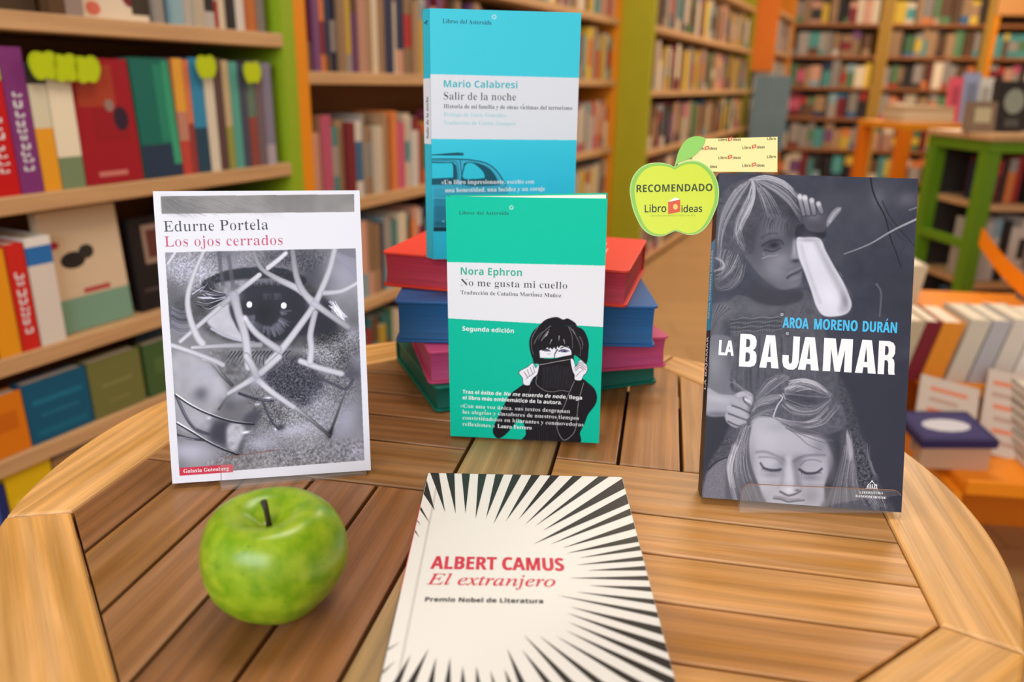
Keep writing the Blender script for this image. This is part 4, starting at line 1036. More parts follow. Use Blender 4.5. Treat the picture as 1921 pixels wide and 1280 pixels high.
fc.text('author_lettering', 'DURÁN', Q(1232, 1197), Q(1490, 1207), 19.5, 'sans', K_SKY, (.035, .01))
E2 = lambda x, y: (1290 + x / 1.911, 300 + y / 1.911)
fc.text('title_lettering', 'LA', E2(110, 697), E2(165, 700), 28, 'sans', K_WHITE, (.05, .01))
# heavy condensed capitals
K = {
 'B': ([[(0, 0), (0, 1), (.62, 1), (.86, .94), (.96, .82), (.96, .66), (.88, .56), (.76, .52), (.92, .47), (1, .36), (1, .17), (.9, .05), (.66, 0)],
        [(.36, .16), (.5, .16), (.6, .2), (.62, .3), (.6, .4), (.5, .44), (.36, .44)], [(.36, .6), (.5, .6), (.58, .65), (.59, .74), (.56, .82), (.48, .85), (.36, .85)]]),
 'A': ([[(0, 0), (.28, 1), (.74, 1), (1, 0), (.62, 0), (.59, .18), (.39, .18), (.36, 0)], [(.42, .34), (.56, .34), (.49, .8)]]),
 'J': ([[(.6, 1), (1, 1), (1, .24), (.9, .07), (.68, -.015), (.36, -.015), (.1, .06), (0, .22), (0, .42), (.38, .42), (.38, .25), (.44, .17), (.54, .17), (.6, .25)]]),
 'M': ([[(0, 0), (0, 1), (.4, 1), (.5, .46), (.6, 1), (1, 1), (1, 0), (.74, 0), (.74, .68), (.6, 0), (.41, 0), (.26, .68), (.26, 0)]]),
 'R': ([[(0, 0), (0, 1), (.6, 1), (.84, .95), (.95, .84), (.95, .64), (.87, .54), (.78, .5), (.9, .45), (.95, .34), (.96, .08), (1, 0), (.64, 0), (.6, .1), (.59, .34), (.52, .42), (.37, .42), (.37, 0)],
        [(.37, .58), (.5, .58), (.57, .63), (.58, .72), (.55, .82), (.47, .85), (.37, .85)]])}
def glyph(loops):
    cu = bpy.data.curves.new('g', 'CURVE'); cu.dimensions = '2D'; cu.fill_mode = 'BOTH'
    for l in loops:
        sp_ = cu.splines.new('POLY'); sp_.points.add(len(l) - 1)
        for i, (x, y) in enumerate(l): sp_.points[i].co = (x, y, 0, 1)
        sp_.use_cyclic_u = True
    o = bpy.data.objects.new('g', cu); COL.objects.link(o); dg = bpy.context.evaluated_depsgraph_get()
    me = bpy.data.meshes.new_from_object(o.evaluated_get(dg), depsgraph=dg)
    v = [tuple(p.co[:2]) for p in me.vertices]; f = [tuple(p.vertices) for p in me.polygons]
    bpy.data.objects.remove(o); bpy.data.curves.remove(cu); bpy.data.meshes.remove(me)
    return v, f
jb = MB(); p0, p1 = E2(183, 738), E2(743, 765)
a_, b_, t_ = hmap(fc.h, [p0, p1, (p0[0], p0[1] - 61.5)])
e_ = b_ - a_; Lw = np.hypot(*e_); e_ = e_ / Lw; n_ = np.array([-e_[1], e_[0]]); capm = abs((t_ - a_) @ n_)
xs = [(183, 246), (258, 328), (340, 400), (398, 473), (487, 590), (602, 676), (682, 743)]
for ch, (x0, x1) in zip('BAJAMAR', xs):
    v, f = glyph(K[ch]); u0_, u1_ = (x0 - 183) / 560 * Lw, (x1 - 183) / 560 * Lw
    P_ = [a_ + e_ * (u0_ + (u1_ - u0_) * x) + n_ * y * capm for x, y in v]
    jb.add([fc.P(x, y, .00016) for x, y in P_], f)
jb.build('title_lettering', K_WHITE, baj)
D = lambda x, y: (1300 + x / 4, 640 + y / 4)
fc.text('publisher_lettering', 'LITERATURA', D(1250, 1141), D(1430, 1145), 4.0, 'serif', K_WHITE, (0, 0))
fc.text('publisher_lettering', 'RANDOM HOUSE', D(1220, 1168), D(1452, 1182), 4.2, 'serif', K_WHITE, (0, 0))
em = []
for i in range(5):
    x = 1310 + i * 16; em += [[D(x, 1104), D(x + 3, 1070), D(x + 8, 1070), D(x + 10, 1104)]]
em += [[D(1296, 1104), D(1298, 1098), D(1388, 1100), D(1388, 1106)], [D(1318, 1072), D(1345, 1040), D(1372, 1074), D(1345, 1052)], [D(1340, 1046), D(1345, 1034), D(1350, 1046), D(1345, 1050)], [D(1304, 1088), D(1322, 1066), D(1326, 1070), D(1310, 1092)], [D(1384, 1092), D(1370, 1068), D(1366, 1072), D(1380, 1094)]]
fc.plain('publisher_emblem', em, K_WHITE, .00016)

# ---------------------------------------------------------------- bookmark card: apple shape, leaf and printed strip
R_ = lambda x, y: (1170 + x / 5.565, 240 + y / 5.565)
M_LIME = mat('card_lime', (206, 222, 52), .45); M_LEAF = mat('card_leaf_green', (142, 204, 92), .45); M_CREAM = mat('card_cream', (248, 230, 160), .5)
card = empty('apple_bookmark_card', baj.matrix_world @ Matrix.Translation((-.03, -.0012, H * .84)),
             'green apple-shaped card with printed strip, fixed at the dark paperback top left corner', 'bookmark')
card_h = Face(baj, [(1351, 326), (1722, 335), (1692, 961), (1314, 935)], W, H, 0)
off_ = np.array([-.03, H * .84])
def cpoly(name, pts, y0, y1, m, smooth=True):
    P_ = spline(pts, 7, True) if smooth else np.array(pts)
    q = hmap(card_h.h, [R_(*p) for p in P_]) - off_
    v, f = glyph([[tuple(a) for a in q]])
    n = len(v); L = [tuple(a) for a in q]; k = len(L)
    V = [(x, y0, z) for x, z in v] + [(x, y1, z) for x, z in L] + [(x, y0, z) for x, z in L]
    Fc = list(f) + [(n + i, n + (i + 1) % k, n + k + (i + 1) % k, n + k + i) for i in range(k)] + [tuple(range(n, n + k))]
    return mesh_obj(name, V, Fc, m, card)
AP_ = [(545, 418), (500, 398), (430, 382), (370, 377), (270, 390), (180, 440), (110, 530), (80, 640), (85, 740), (110, 860), (150, 960), (200, 1050), (270, 1110), (350, 1135), (430, 1130), (500, 1100), (545, 1082),
       (600, 1095), (680, 1120), (770, 1110), (850, 1060), (910, 980), (960, 880), (995, 780), (1005, 660), (985, 560), (940, 470), (870, 400), (790, 362), (700, 358), (620, 380)]
c0 = np.array([545, 745])
M_WEDGE = mat('card_pale_green', (176, 214, 130), .45)
cpoly('printed_strip', [(560, 385), (850, 128), (1615, 106), (1612, 468), (900, 466), (700, 420)], .0009, .0012, M_CREAM, smooth=False)
cpoly('leaf', [(545, 418), (566, 340), (590, 260), (640, 175), (700, 125), (780, 106), (862, 124), (855, 180), (810, 248), (740, 312), (660, 352), (590, 376)], .0002, .0008, M_LEAF)
cpoly('apple_shape', AP_, 0, .0006, M_WEDGE)
cpoly('apple_border', [tuple(c0 + (np.array(p) - c0) * .975) for p in AP_], -.0001, .0002, mat('card_mid_green', (138, 196, 76), .45))  # printed mid-green border around the lime face
cpoly('apple_print', [tuple(c0 + np.array([2, 8]) + (np.array(p) - c0) * np.array([.895, .93])) for p in AP_], -.0002, 0, M_LIME)
class CF(Face):
    def P(s, u, v, lift): return (u - off_[0], s.y0 - lift, v - off_[1])
cf = CF(card, [(1351, 326), (1722, 335), (1692, 961), (1314, 935)], W, H, -.0002)
cf.W = 9
K_DOL = mat('ink_dark_olive', (54, 66, 20), .5); K_BRK = mat('ink_brick', (214, 84, 52), .5); K_OLV = mat('ink_olive', (150, 170, 50), .5)
cf.text('slogan_lettering', 'RECOMENDADO', R_(148, 683), R_(935, 668), 13.4, 'sans', K_DOL)
cf.text('shop_lettering', 'Libro', R_(232, 890), R_(455, 885), 13.4, 'light', K_BLACK, (.02, .02))
cf.text('shop_lettering', 'ideas', R_(612, 888), R_(828, 882), 12.4, 'light', K_BLACK, (.02, .02))
cf.text('shop_lettering', 'Librerías de siempre Sabor de hoy', R_(290, 932), R_(760, 924), 2.9, 'light', K_OLV)
class _u: pass
def raw_polys(face, name, polys, m, lift):
    b = MB()
    for pts in polys:
        q = [tuple(a) for a in hmap(face.h, pts)]; b.add([face.P(x, y, lift) for x, y in q], [tuple(range(len(q)))])
    return b.build(name, m, face.p)
def booklogo(face, x, y, w, h, lift, nm='emblem'):
    raw_polys(face, 'emblem_cover', [[(x, y + h * .28), (x + w * .3, y + h * .22), (x + w, y + h * .12), (x + w, y + h * .85), (x + w * .3, y + h * .96), (x, y + h)]], K_BRK, lift)
    raw_polys(face, 'emblem_pages', [[(x, y + h * .26), (x + w * .6, y), (x + w, y + h * .12), (x + w * .3, y + h * .24)]], mat('card_white', (246, 246, 240), .5), lift + .00004)
    raw_polys(face, 'emblem_disc', [[(x + w * (.6 + .2 * math.cos(t)), y + h * (.56 + .17 * math.sin(t))) for t in np.linspace(0, 6.28, 14)[:-1]]], mat('card_peach', (240, 200, 110), .5), lift + .00006)
booklogo(cf, *R_(475, 735), 22.5, 31, .00016)
cs = CF(card, [(1351, 326), (1722, 335), (1692, 961), (1314, 935)], W, H, .0009)
S_ = lambda x, y: (1280 + x / 9.605, 240 + y / 9.605)
jb = MB()
for s_, x0, y0, x1, y1 in (('Libro', 680, 262, 830, 260), ('ideas', 935, 258, 1075, 256), ('Libro', 1105, 402, 1255, 398), ('ideas', 1360, 392, 1500, 388), ('Libro', 1545, 240, 1700, 238),
                           ('ro', 345, 420, 410, 419), ('ideas', 510, 418, 650, 415), ('Libro', 675, 582, 825, 578), ('ideas', 930, 580, 1070, 577), ('Libro', 1540, 560, 1700, 556),
                           ('Libro', 1098, 718, 1250, 716), ('ideas', 1355, 714, 1495, 712), ('eas', 120, 590, 205, 588), ('ideas', 520, 738, 648, 735)):
    cs.text('', s_, S_(x0, y0), S_(x1, y1), 5.0, 'sans', None, join=jb)
jb.build('strip_lettering', K_DOL, card)
for x, y in ((845, 185), (1270, 315), (425, 345), (840, 500), (1265, 635)): 
    px, py = S_(x, y); raw_polys(cs, 'strip_emblem', [[(px, py + 2.4), (px + 8, py), (px + 8, py + 6.2), (px, py + 8.6)]], K_BRK, .00016)
    raw_polys(cs, 'strip_emblem_window', [[(px + 2.4, py + 3.4), (px + 6, py + 2.4), (px + 6, py + 5), (px + 2.4, py + 6.2)]], M_CREAM, .0002)

# ---------------------------------------------------------------- near centre: hardback lying flat
def back(px, z):
    a, bq = px[0] - 960.5, px[1] - 640
    x = cr * a + sr * bq; u = -(-sr * a + cr * bq)
    dx, dy, dz = x, F_PX * cp + u * sp, -F_PX * sp + u * cp
    t = (z - CAM_H) / dz
    return np.array([dx * t, dy * t])
ct = .0165
tl, tr = back((803, 886), ct), back((1166, 896), ct)
ang = -.001; Wc = float(np.hypot(*(tr - tl))) + .0006; Hc = .2145
org = tl + np.array([0, -.0008]) + np.array([math.sin(ang), -math.cos(ang)]) * Hc
cam_b = empty('hardback_book', Matrix.Translation((org[0], org[1], TZ)) @ Matrix.Rotation(ang, 4, 'Z'),
              'cream hardback with black sunburst rays and red title, lying flat at the front', 'book')
def l2(px, z=ct):
    p = back(px, z) - org; c, s_ = math.cos(ang), math.sin(ang)
    return (p[0] * c + p[1] * s_, -p[0] * s_ + p[1] * c)
M_CREAMC = mat('cream_cover_card', (232, 230, 226), .38, .45)
def board(W, H, z0, z1, r=.002, bev=.0006):
    b = MB(); P_ = []
    for cx_, cy_, a0 in ((W - r, r, -90), (W - r, H - r, 0), (r, H - r, 90), (r, r, 180)):
        for i in range(5): a = math.radians(a0 + i * 22.5); P_.append((cx_ + r * math.cos(a), cy_ + r * math.sin(a)))
    b.prism(P_, z0, z1, None, bev); return b
board(Wc, Hc, ct - .0028, ct).build('front_board', M_CREAMC, cam_b)
board(Wc, Hc, 0.0003, .0028).build('back_board', M_BLKC, cam_b)
b = MB(); b.box(.004, Wc - .003, .003, Hc - .003, .0028, ct - .0028); b.build('page_block', M_PAPER, cam_b)
b = MB(); b.box(-.0006, .004, .0006, Hc * .18, .0004, ct - .0006, None, .0006); b.build('spine_foot', M_BLKC, cam_b)
b = MB(); b.box(-.0006, .004, Hc * .18, Hc * .36, .0004, ct - .0006, None, .0005); b.build('spine_band', M_BLKC, cam_b)
b = MB(); b.box(-.0006, .004, Hc * .36, Hc * .80, .0004, ct - .0006, None, .0005); b.build('spine_panel', mat('red_spine_card', (196, 40, 60), .4), cam_b)
b = MB(); b.box(-.0006, .004, Hc * .80, Hc - .0006, .0004, ct - .0006, None, .0006); b.build('spine_head', M_BLKC, cam_b)
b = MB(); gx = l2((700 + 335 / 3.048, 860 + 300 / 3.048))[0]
b.box(gx - .0008, gx + .0008, .001, Hc - .001, ct - .0001, ct + .00003); b.build('hinge_groove_shade', mat('groove_shade_card', (206, 204, 200), .5), cam_b)  # flat strip with the hinge groove's shade put into its colour
rays = """352 300 292 170;412 310 350 80;472 318 440 80;528 318 530 82;585 348 626 84;645 345 725 86;687 378 826 88;757 363 934 90;830 352 1045 92;867 382 1175 96;925 390 1325 100;970 415 1425 150;918 492 1447 237;1010 495 1464 310;1080 515 1482 390;1105 545 1500 465;1175 572 1520 516;1158 612 1537 575;1222 643 1555 630;1120 686 1570 687;1232 728 1584 750;1160 765 1600 822;1055 785 1620 897;1125 850 1648 988;1105 885 1674 1085;1115 938 1702 1186;1100 985 1728 1290;1045 1018 1700 1400;948 1015 1500 1450;860 1010 1300 1470;765 1088 940 1500;850 1095 1150 1480;750 1205 850 1480;670 1215 740 1480;590 1190 620 1480;512 1190 515 1480;440 1140 410 1480;360 1140 290 1480;318 1090 140 1440;215 1125 60 1440;155 1052 60 1110;130 1158 40 1240;325 375 250 255;265 455 225 395;272 385 232 330""".split(';')
def area2(q): return sum(q[i][0] * q[(i + 1) % len(q)][1] - q[(i + 1) % len(q)][0] * q[i][1] for i in range(len(q)))
rb = MB(); wmap = {}
for i, r_ in enumerate(rays):
    x0, y0, x1, y1 = map(float, r_.split())
    t = np.array(l2((700 + x0 / 3.048, 860 + y0 / 3.048))); o = np.array(l2((700 + x1 / 3.048, 860 + y1 / 3.048)))
    d = o - t; L = np.hypot(*d); d /= L; n = np.array([-d[1], d[0]])
    small = i >= 40
    o2 = t + d * (L + .012); hw = (.0031 if not small else .0012) * ((L + .012) / max(L, .02)) * (1 if L > .03 or small else .8)
    if i in (11, 12): hw *= 1.55
    if 16 <= i <= 22: hw *= .72
    q = [tuple(t), tuple(o2 - n * hw), tuple(o2 + n * hw)]
    for c_ in ((1, 0, Wc - .0004), (-1, 0, -.0004), (0, 1, Hc - .0004), (0, -1, -.0004)): q = clip(q, *c_) if q else q
    if len(q) < 3: continue
    if area2(q) < 0: q = q[::-1]
    rb.add([(x, y, ct + .00012) for x, y in q], [tuple(range(len(q)))])
rb.build('sunburst_print', mat('ink_warm_black', (40, 36, 34), .4), cam_b)
def ftext(name, s_, p0, p1, cap, st, m, bold=(0, 0)):
    v, f, w, c = text_shape(s_, st, bold)
    C_ = lambda x, y: l2((700 + x / 3.048, 860 + y / 3.048))
    a, b_, t = np.array(C_(*p0)), np.array(C_(*p1)), np.array(C_(p0[0], p0[1] - cap))
    e = b_ - a; L = np.hypot(*e); e /= L; n = np.array([-e[1], e[0]]); cm = abs((t - a) @ n)
    P_ = [a + e * x / w * L + n * y / c * cm for x, y in v]
    return mesh_obj(name, [(x, y, ct + .00012) for x, y in P_], f, m, cam_b)
K_RED = mat('ink_red', (206, 52, 74), .45)
ftext('author_lettering', 'ALBERT CAMUS', (325, 633), (1095, 645), 72, 'sans', K_RED, (.045, .012))
ftext('title_lettering', 'El extranjero', (305, 722), (1045, 736), 62, 'ital', K_RED, (.012, .008))
ftext('prize_lettering', 'Premio Nobel de Literatura', (295, 820), (973, 831), 25, 'sans', K_BLACK, (.03, .02))

# ---------------------------------------------------------------- clear acrylic stands
def acrylic():
    m = bpy.data.materials.new('clear_acrylic'); m.use_nodes = True; nt = m.node_tree; N = nt.nodes
    b = N['Principled BSDF']; b.inputs['Base Color'].default_value = (1, .97, .95, 1); b.inputs['Roughness'].default_value = .05; b.inputs['Alpha'].default_value = .05
    b.inputs['Specular IOR Level'].default_value = .5
    return m
M_ACR = acrylic()
M_ACRE = mat('acrylic_edge', (150, 112, 96), .15, .6)
def stand(name, mtx, label, w, lip, deep, tall, lean, tilt=0.0):
    r = empty(name, mtx, label, 'display stand')
    t = .0022
    ry = math.sin(lean); rz = math.cos(lean)
    b = MB()
    b.box(0, w, -.0115, -.0115 + t, .001, lip, None); b.build('front_lip', M_ACR, r)
    b = MB(); b.box(0, w, -.0115, deep, .0002, .0022, None); b.build('foot_plate', M_ACR, r)
    return r
def edge_bar(b, p, q, r_):
    p, q = Vector(p), Vector(q); d = (q - p).normalized(); a = d.orthogonal().normalized(); c = d.cross(a)
    v = [p + a * r_, p + c * r_, p - a * r_, p - c * r_, q + a * r_, q + c * r_, q - a * r_, q - c * r_]
    b.add(v, [(0, 1, 5, 4), (1, 2, 6, 5), (2, 3, 7, 6), (3, 0, 4, 7)])
def bent_stand(name, label, base_l, base_r, top_l, top_r, book, bk_depth, book_w):
    """lip in front of the book, foot plate under it, back rest behind; corners given on the table (metres)"""
    bl, br, tl_, tr_ = map(Vector, (base_l, base_r, top_l, top_r))
    mtx = Matrix.Translation(((bl.x + br.x) / 2, (bl.y + br.y) / 2, TZ)); inv = mtx.inverted()
    r = empty(name, mtx, label, 'display stand')
    out = (tl_ - bl).cross(br - bl).normalized(); 
    if out.y > 0: out = -out
    th = out * -.0018
    def quad(nm, a, b_, c, d, th):
        P_ = [inv @ p for p in (a, b_, c, d)]; P2 = [inv @ (p + th) for p in (a, b_, c, d)]
        mb = MB(); mb.add(P_ + P2, [(0, 1, 2, 3), (7, 6, 5, 4), (0, 4, 5, 1), (1, 5, 6, 2), (2, 6, 7, 3), (3, 7, 4, 0)]); return mb.build(nm, M_ACR, r)
    # rounded upper corners of the lip
    def lip_outline():
        ex = (tr_ - tl_).normalized(); k = .006
        pts = [bl, br]
        dn = (br - tr_).normalized(); dl = (bl - tl_).normalized()
        for i in range(6):
            a = i / 5 * math.pi / 2; pts.append(tr_ - ex * k + dn * k + ex * k * math.cos(a) - dn * k * math.sin(a))
        for i in range(6):
            a = i / 5 * math.pi / 2; pts.append(tl_ + ex * k + dl * k - dl * k * math.cos(a) * 0 - dl * k * math.sin(math.pi / 2 - a + 0) * 0 - ex * k * math.sin(a) - dl * k * math.cos(a))
        return pts
    pts = lip_outline(); n = len(pts)
    V = [inv @ p for p in pts] + [inv @ (p + th) for p in pts]
    mb = MB(); mb.add(V, [tuple(range(n)), tuple(reversed(range(n, 2 * n)))]); mb.build('front_lip', M_ACR, r)
    mb = MB()
    for i in range(1, n): edge_bar(mb, V[i], V[(i + 1) % n], .00028)
    mb.build('lip_edge', M_ACRE, r)
    # foot plate and back rest follow the book's own frame
    M = book.matrix_world; X = Vector(M.col[0][:3]); Yv = Vector(M.col[1][:3]); Zv = Vector(M.col[2][:3]); O = Vector(M.col[3][:3])
    s0, s1 = book_w * .2, book_w * .8
    a = O + X * s0 + Yv * (bk_depth + .001); b_ = O + X * s1 + Yv * (bk_depth + .001)
    for p in (a, b_): p.z = TZ + .0005
    quad('back_rest', a, b_, b_ + Zv * .12, a + Zv * .12, Yv * .0018)
    c = Vector((bl.x, bl.y, TZ + .0003)); d = Vector((br.x, br.y, TZ + .0003))
    quad('foot_plate', c, d, Vector((b_.x, b_.y, TZ + .0003)), Vector((a.x, a.y, TZ + .0003)), Vector((0, 0, .0018)))
    e = Vector((b_.x, b_.y, TZ + .0005)) + Vector((-X.y * .05, X.x * .05, 0)) ; f_ = Vector((a.x, a.y, TZ + .0005)) + Vector((-X.y * .05, X.x * .05, 0))
    return r
def on_cam_ray(px, z):   # table-height measurement of a point of the stand
    p = back(px, z); return (p[0], p[1], TZ + z)
bent_stand('acrylic_book_stand', 'clear acrylic stand under the white-framed eye paperback', on_cam_ray((415, 917), .002), on_cam_ray((687, 888), .002),
           on_cam_ray((414, 860), .0235), on_cam_ray((681, 820), .0235), eye, .0135, .143)
bent_stand('acrylic_book_stand', 'clear acrylic stand under the dark two-figure paperback', on_cam_ray((1386, 961), .001), on_cam_ray((1690, 962), .001),
           on_cam_ray((1394, 908), .021), on_cam_ray((1690, 920), .021), baj, .0235, .1378)

# ---------------------------------------------------------------- green apple
ax, ay = back((516, 1172), 0.004)
ac = Vector((ax * 1.085 + .0096, ay * 1.085 - .0085, TZ))
ap = empty('green_apple', Matrix.Translation(ac) @ Matrix.Rotation(math.radians(-3.2), 4, 'Y') @ Matrix.Rotation(math.radians(5), 4, 'X') @ Matrix.Scale(.895, 4), 'large green apple resting on the slats near the front left', 'apple')
prof = [(0, .0615), (.004, .0622), (.009, .0665), (.015, .0712), (.0225, .0732), (.030, .0715), (.037, .0645), (.0415, .054), (.043, .043), (.0418, .032), (.037, .0205), (.030, .0115), (.022, .0050), (.014, .0016), (.008, .0022), (.003, .0048), (0, .0052)]
ps = spline(prof, 5); V = []; Fq = []; n = 96
for j, (r_, z_) in enumerate(ps):
    for i in range(n):
        a = 2 * math.pi * i / n
        k = 1 + .022 * math.sin(5 * a + .6) * (max(0, r_) / .043) * (1 if z_ < .03 else .55) + .02 * math.sin(2 * a + 1.3) + .012 * math.sin(3 * a)
        V.append((max(r_, 0) * k * math.cos(a), max(r_, 0) * k * math.sin(a), z_ * (1 + .025 * math.sin(a - 2.3) * (r_ / .043))))
for j in range(len(ps) - 1):
    for i in range(n):
        Fq.append((j * n + i, (j + 1) * n + i, (j + 1) * n + (i + 1) % n, j * n + (i + 1) % n))
m = bpy.data.materials.new('green_apple_skin'); m.use_nodes = True; nt = m.node_tree; N = nt.nodes; L = nt.links; bs = N['Principled BSDF']
tc = N.new('ShaderNodeTexCoord')
n1 = N.new('ShaderNodeTexNoise'); n1.inputs['Scale'].default_value = 85; n1.inputs['Detail'].default_value = 5; L.new(tc.outputs['Object'], n1.inputs['Vector'])
r1 = N.new('ShaderNodeValToRGB'); r1.color_ramp.elements[0].position = .36; r1.color_ramp.elements[1].position = .64
r1.color_ramp.elements[0].color = (*lin((118, 162, 16)), 1); r1.color_ramp.elements[1].color = (*lin((160, 188, 36)), 1)
L.new(n1.outputs['Fac'], r1.inputs[0])
n2 = N.new('ShaderNodeTexNoise'); n2.inputs['Scale'].default_value = 900; n2.inputs['Detail'].default_value = 2; L.new(tc.outputs['Object'], n2.inputs['Vector'])
v1 = N.new('ShaderNodeTexVoronoi'); v1.inputs['Scale'].default_value = 260; L.new(tc.outputs['Object'], v1.inputs['Vector'])
n3 = N.new('ShaderNodeTexNoise'); n3.inputs['Scale'].default_value = 60; L.new(tc.outputs['Object'], n3.inputs['Vector'])
mr = N.new('ShaderNodeMapRange'); mr.inputs[1].default_value = .12; mr.inputs[2].default_value = .24; mr.inputs[3].default_value = .75; mr.inputs[4].default_value = 0; L.new(v1.outputs['Distance'], mr.inputs[0])
mr2 = N.new('ShaderNodeMapRange'); mr2.inputs[1].default_value = .5; mr2.inputs[2].default_value = .66; L.new(n3.outputs['Fac'], mr2.inputs[0])
mu = N.new('ShaderNodeMath'); mu.operation = 'MULTIPLY'; L.new(mr.outputs[0], mu.inputs[0]); L.new(mr2.outputs[0], mu.inputs[1])
mx = N.new('ShaderNodeMix'); mx.data_type = 'RGBA'; L.new(mu.outputs[0], mx.inputs[0]); L.new(r1.outputs[0], mx.inputs[6]); mx.inputs[7].default_value = (*lin((84, 110, 20)), 1)
mx2 = N.new('ShaderNodeMix'); mx2.data_type = 'RGBA'; mx2.blend_type = 'MULTIPLY'; mx2.inputs[0].default_value = .35; L.new(mx.outputs[2], mx2.inputs[6]); L.new(n2.outputs['Color'], mx2.inputs[7])
mx3 = N.new('ShaderNodeMix'); mx3.data_type = 'RGBA'; mx3.inputs[0].default_value = .6; L.new(mx.outputs[2], mx3.inputs[6]); L.new(mx2.outputs[2], mx3.inputs[7])
L.new(mx3.outputs[2], bs.inputs['Base Color']); bs.inputs['Roughness'].default_value = .29; bs.inputs['Specular IOR Level'].default_value = .5
bs.inputs['Subsurface Weight'].default_value = .08; bs.inputs['Subsurface Radius'].default_value = (.01, .012, .004)
mesh_obj('flesh', V, Fq, m, ap, smooth=True)
b = MB(); path = [(0, 0, .0605), (.0002, 0, .067), (.0, .0003, .073), (-.0006, .0006, .0795)]
k = 12
for j, (x, y, z) in enumerate(path):
    rr = (.0019, .0016, .0017, .0021)[j]
    b.v += [(x + rr * math.cos(2 * math.pi * i / k), y + rr * math.sin(2 * math.pi * i / k), z) for i in range(k)]
for j in range(3):
    for i in range(k): b.f.append((j * k + i, j * k + (i + 1) % k, (j + 1) * k + (i + 1) % k, (j + 1) * k + i)); b.t.append(None)
b.f.append(tuple(3 * k + i for i in range(k))); b.t.append(None)
b.build('stem', mat('dark_stem', (52, 36, 26), .6, var=.2, vscale=400), ap, True)

# ---------------------------------------------------------------- stack of four thick hardbacks
def thick_book(label, x, y, z, deg, W, D, T, cover, edge, extra=None):
    r = empty('hardback_book', Matrix.Translation((x, y, TZ + z)) @ Matrix.Rotation(math.radians(deg), 4, 'Z'), label, 'book', 'thick books stacked behind the green book')
    mc = mat('cloth_cover_%s' % cover[0], cover[1], .45, .35, var=.05, vscale=500)
    board(W, D, T - .0028, T - .0002, .006, .0006).build('top_board', mc, r)
    board(W, D, .0002, .0028, .006, .0006).build('bottom_board', mc, r)
    # rounded spine at the back long side
    b = MB(); k = 8; P_ = []
    for i in range(k + 1):
        a = math.pi / 2 * (i / k * 2 - 1); P_.append((D - .004 + .0055 * math.cos(a), T / 2 + (T / 2 - .0004) * math.sin(a)))
    v = [(.001, p[0], p[1]) for p in P_] + [(W - .001, p[0], p[1]) for p in P_]
    b.add(v, [(i, i + 1, k + 2 + i, k + 1 + i) for i in range(k)] + [tuple(range(k + 1)), tuple(reversed(range(k + 1, 2 * k + 2)))]); b.build('spine', mc, r)
    m = bpy.data.materials.get('page_edge_' + edge[0])
    if not m:
        m = bpy.data.materials.new('page_edge_' + edge[0]); m.use_nodes = True; nt = m.node_tree; N = nt.nodes
        tc = N.new('ShaderNodeTexCoord'); mp = N.new('ShaderNodeMapping'); mp.inputs['Scale'].default_value = (6, 6, 900); nt.links.new(tc.outputs['Object'], mp.inputs[0])
        n_ = N.new('ShaderNodeTexNoise'); n_.inputs['Scale'].default_value = 1; n_.inputs['Detail'].default_value = 3; nt.links.new(mp.outputs[0], n_.inputs['Vector'])
        rp = N.new('ShaderNodeValToRGB'); l = lin(edge[1]); rp.color_ramp.elements[0].position = .3; rp.color_ramp.elements[1].position = .7
        rp.color_ramp.elements[0].color = (l[0] * .78, l[1] * .78, l[2] * .78, 1); rp.color_ramp.elements[1].color = (min(1, l[0] * 1.15), min(1, l[1] * 1.15 + .004), min(1, l[2] * 1.15 + .004), 1)
        nt.links.new(n_.outputs['Fac'], rp.inputs[0]); nt.links.new(rp.outputs[0], N['Principled BSDF'].inputs['Base Color']); N['Principled BSDF'].inputs['Roughness'].default_value = .6
    b = MB(); n_ = 9; c = .0032; hh = T - .0056   # page block with slightly hollow fore edge
    v = []; f = []
    for i in range(n_ + 1):
        t = i / n_; d = .0022 * math.sin(math.pi * t); v += [(c, c + d, .0028 + hh * t), (W - c, c + d, .0028 + hh * t), (W - c, D - .003, .0028 + hh * t), (c, D - .003, .0028 + hh * t)]
    for i in range(n_):
        for k_ in range(4): f.append((i * 4 + k_, i * 4 + (k_ + 1) % 4, i * 4 + 4 + (k_ + 1) % 4, i * 4 + 4 + k_))
    b.add(v, f); b.build('page_block', m, r)
    return r
thick_book('dark green thick hardback, lowest of the stack behind the green paperback', -.068, .650, 0.0002, 21.8, .234, .155, .0248, ('green', (0, 112, 92)), ('green', (0, 98, 82)))
thick_book('pink thick hardback with pink page edges, second from the table in the stack', -.0745, .656, .025, 14.8, .235, .155, .0318, ('pink', (204, 74, 120)), ('pink', (196, 70, 122)))
thick_book('blue thick hardback with blue page edges, lying between the red and pink ones', -.1075, .680, .057, 0.0, .240, .155, .0398, ('blue', (34, 96, 160)), ('blue', (16, 92, 152)))
redb = thick_book('red thick hardback with crimson page edges, topmost of the lying stack', -.1265, .731, .097, -14.9, .236, .153, .0342, ('red', (238, 66, 50)), ('crimson', (200, 46, 74)))
# worn pale lettering printed on the red cover, too oblique to read
b = MB()
for x0, x1, y0, y1 in ((.178, .1805, .050, .118), (.184, .186, .058, .104), (.184, .196, .104, .107), (.190, .192, .050, .098), (.197, .199, .056, .118), (.203, .2045, .050, .090), (.170, .1715, .070, .086), (.1735, .175, .046, .096)):
    b.box(x0, x1, y0, y1, .0342 - .0004, .0342 + .00005)
b.build('title_lettering', mat('ink_pale_red', (250, 196, 178), .5), redb)

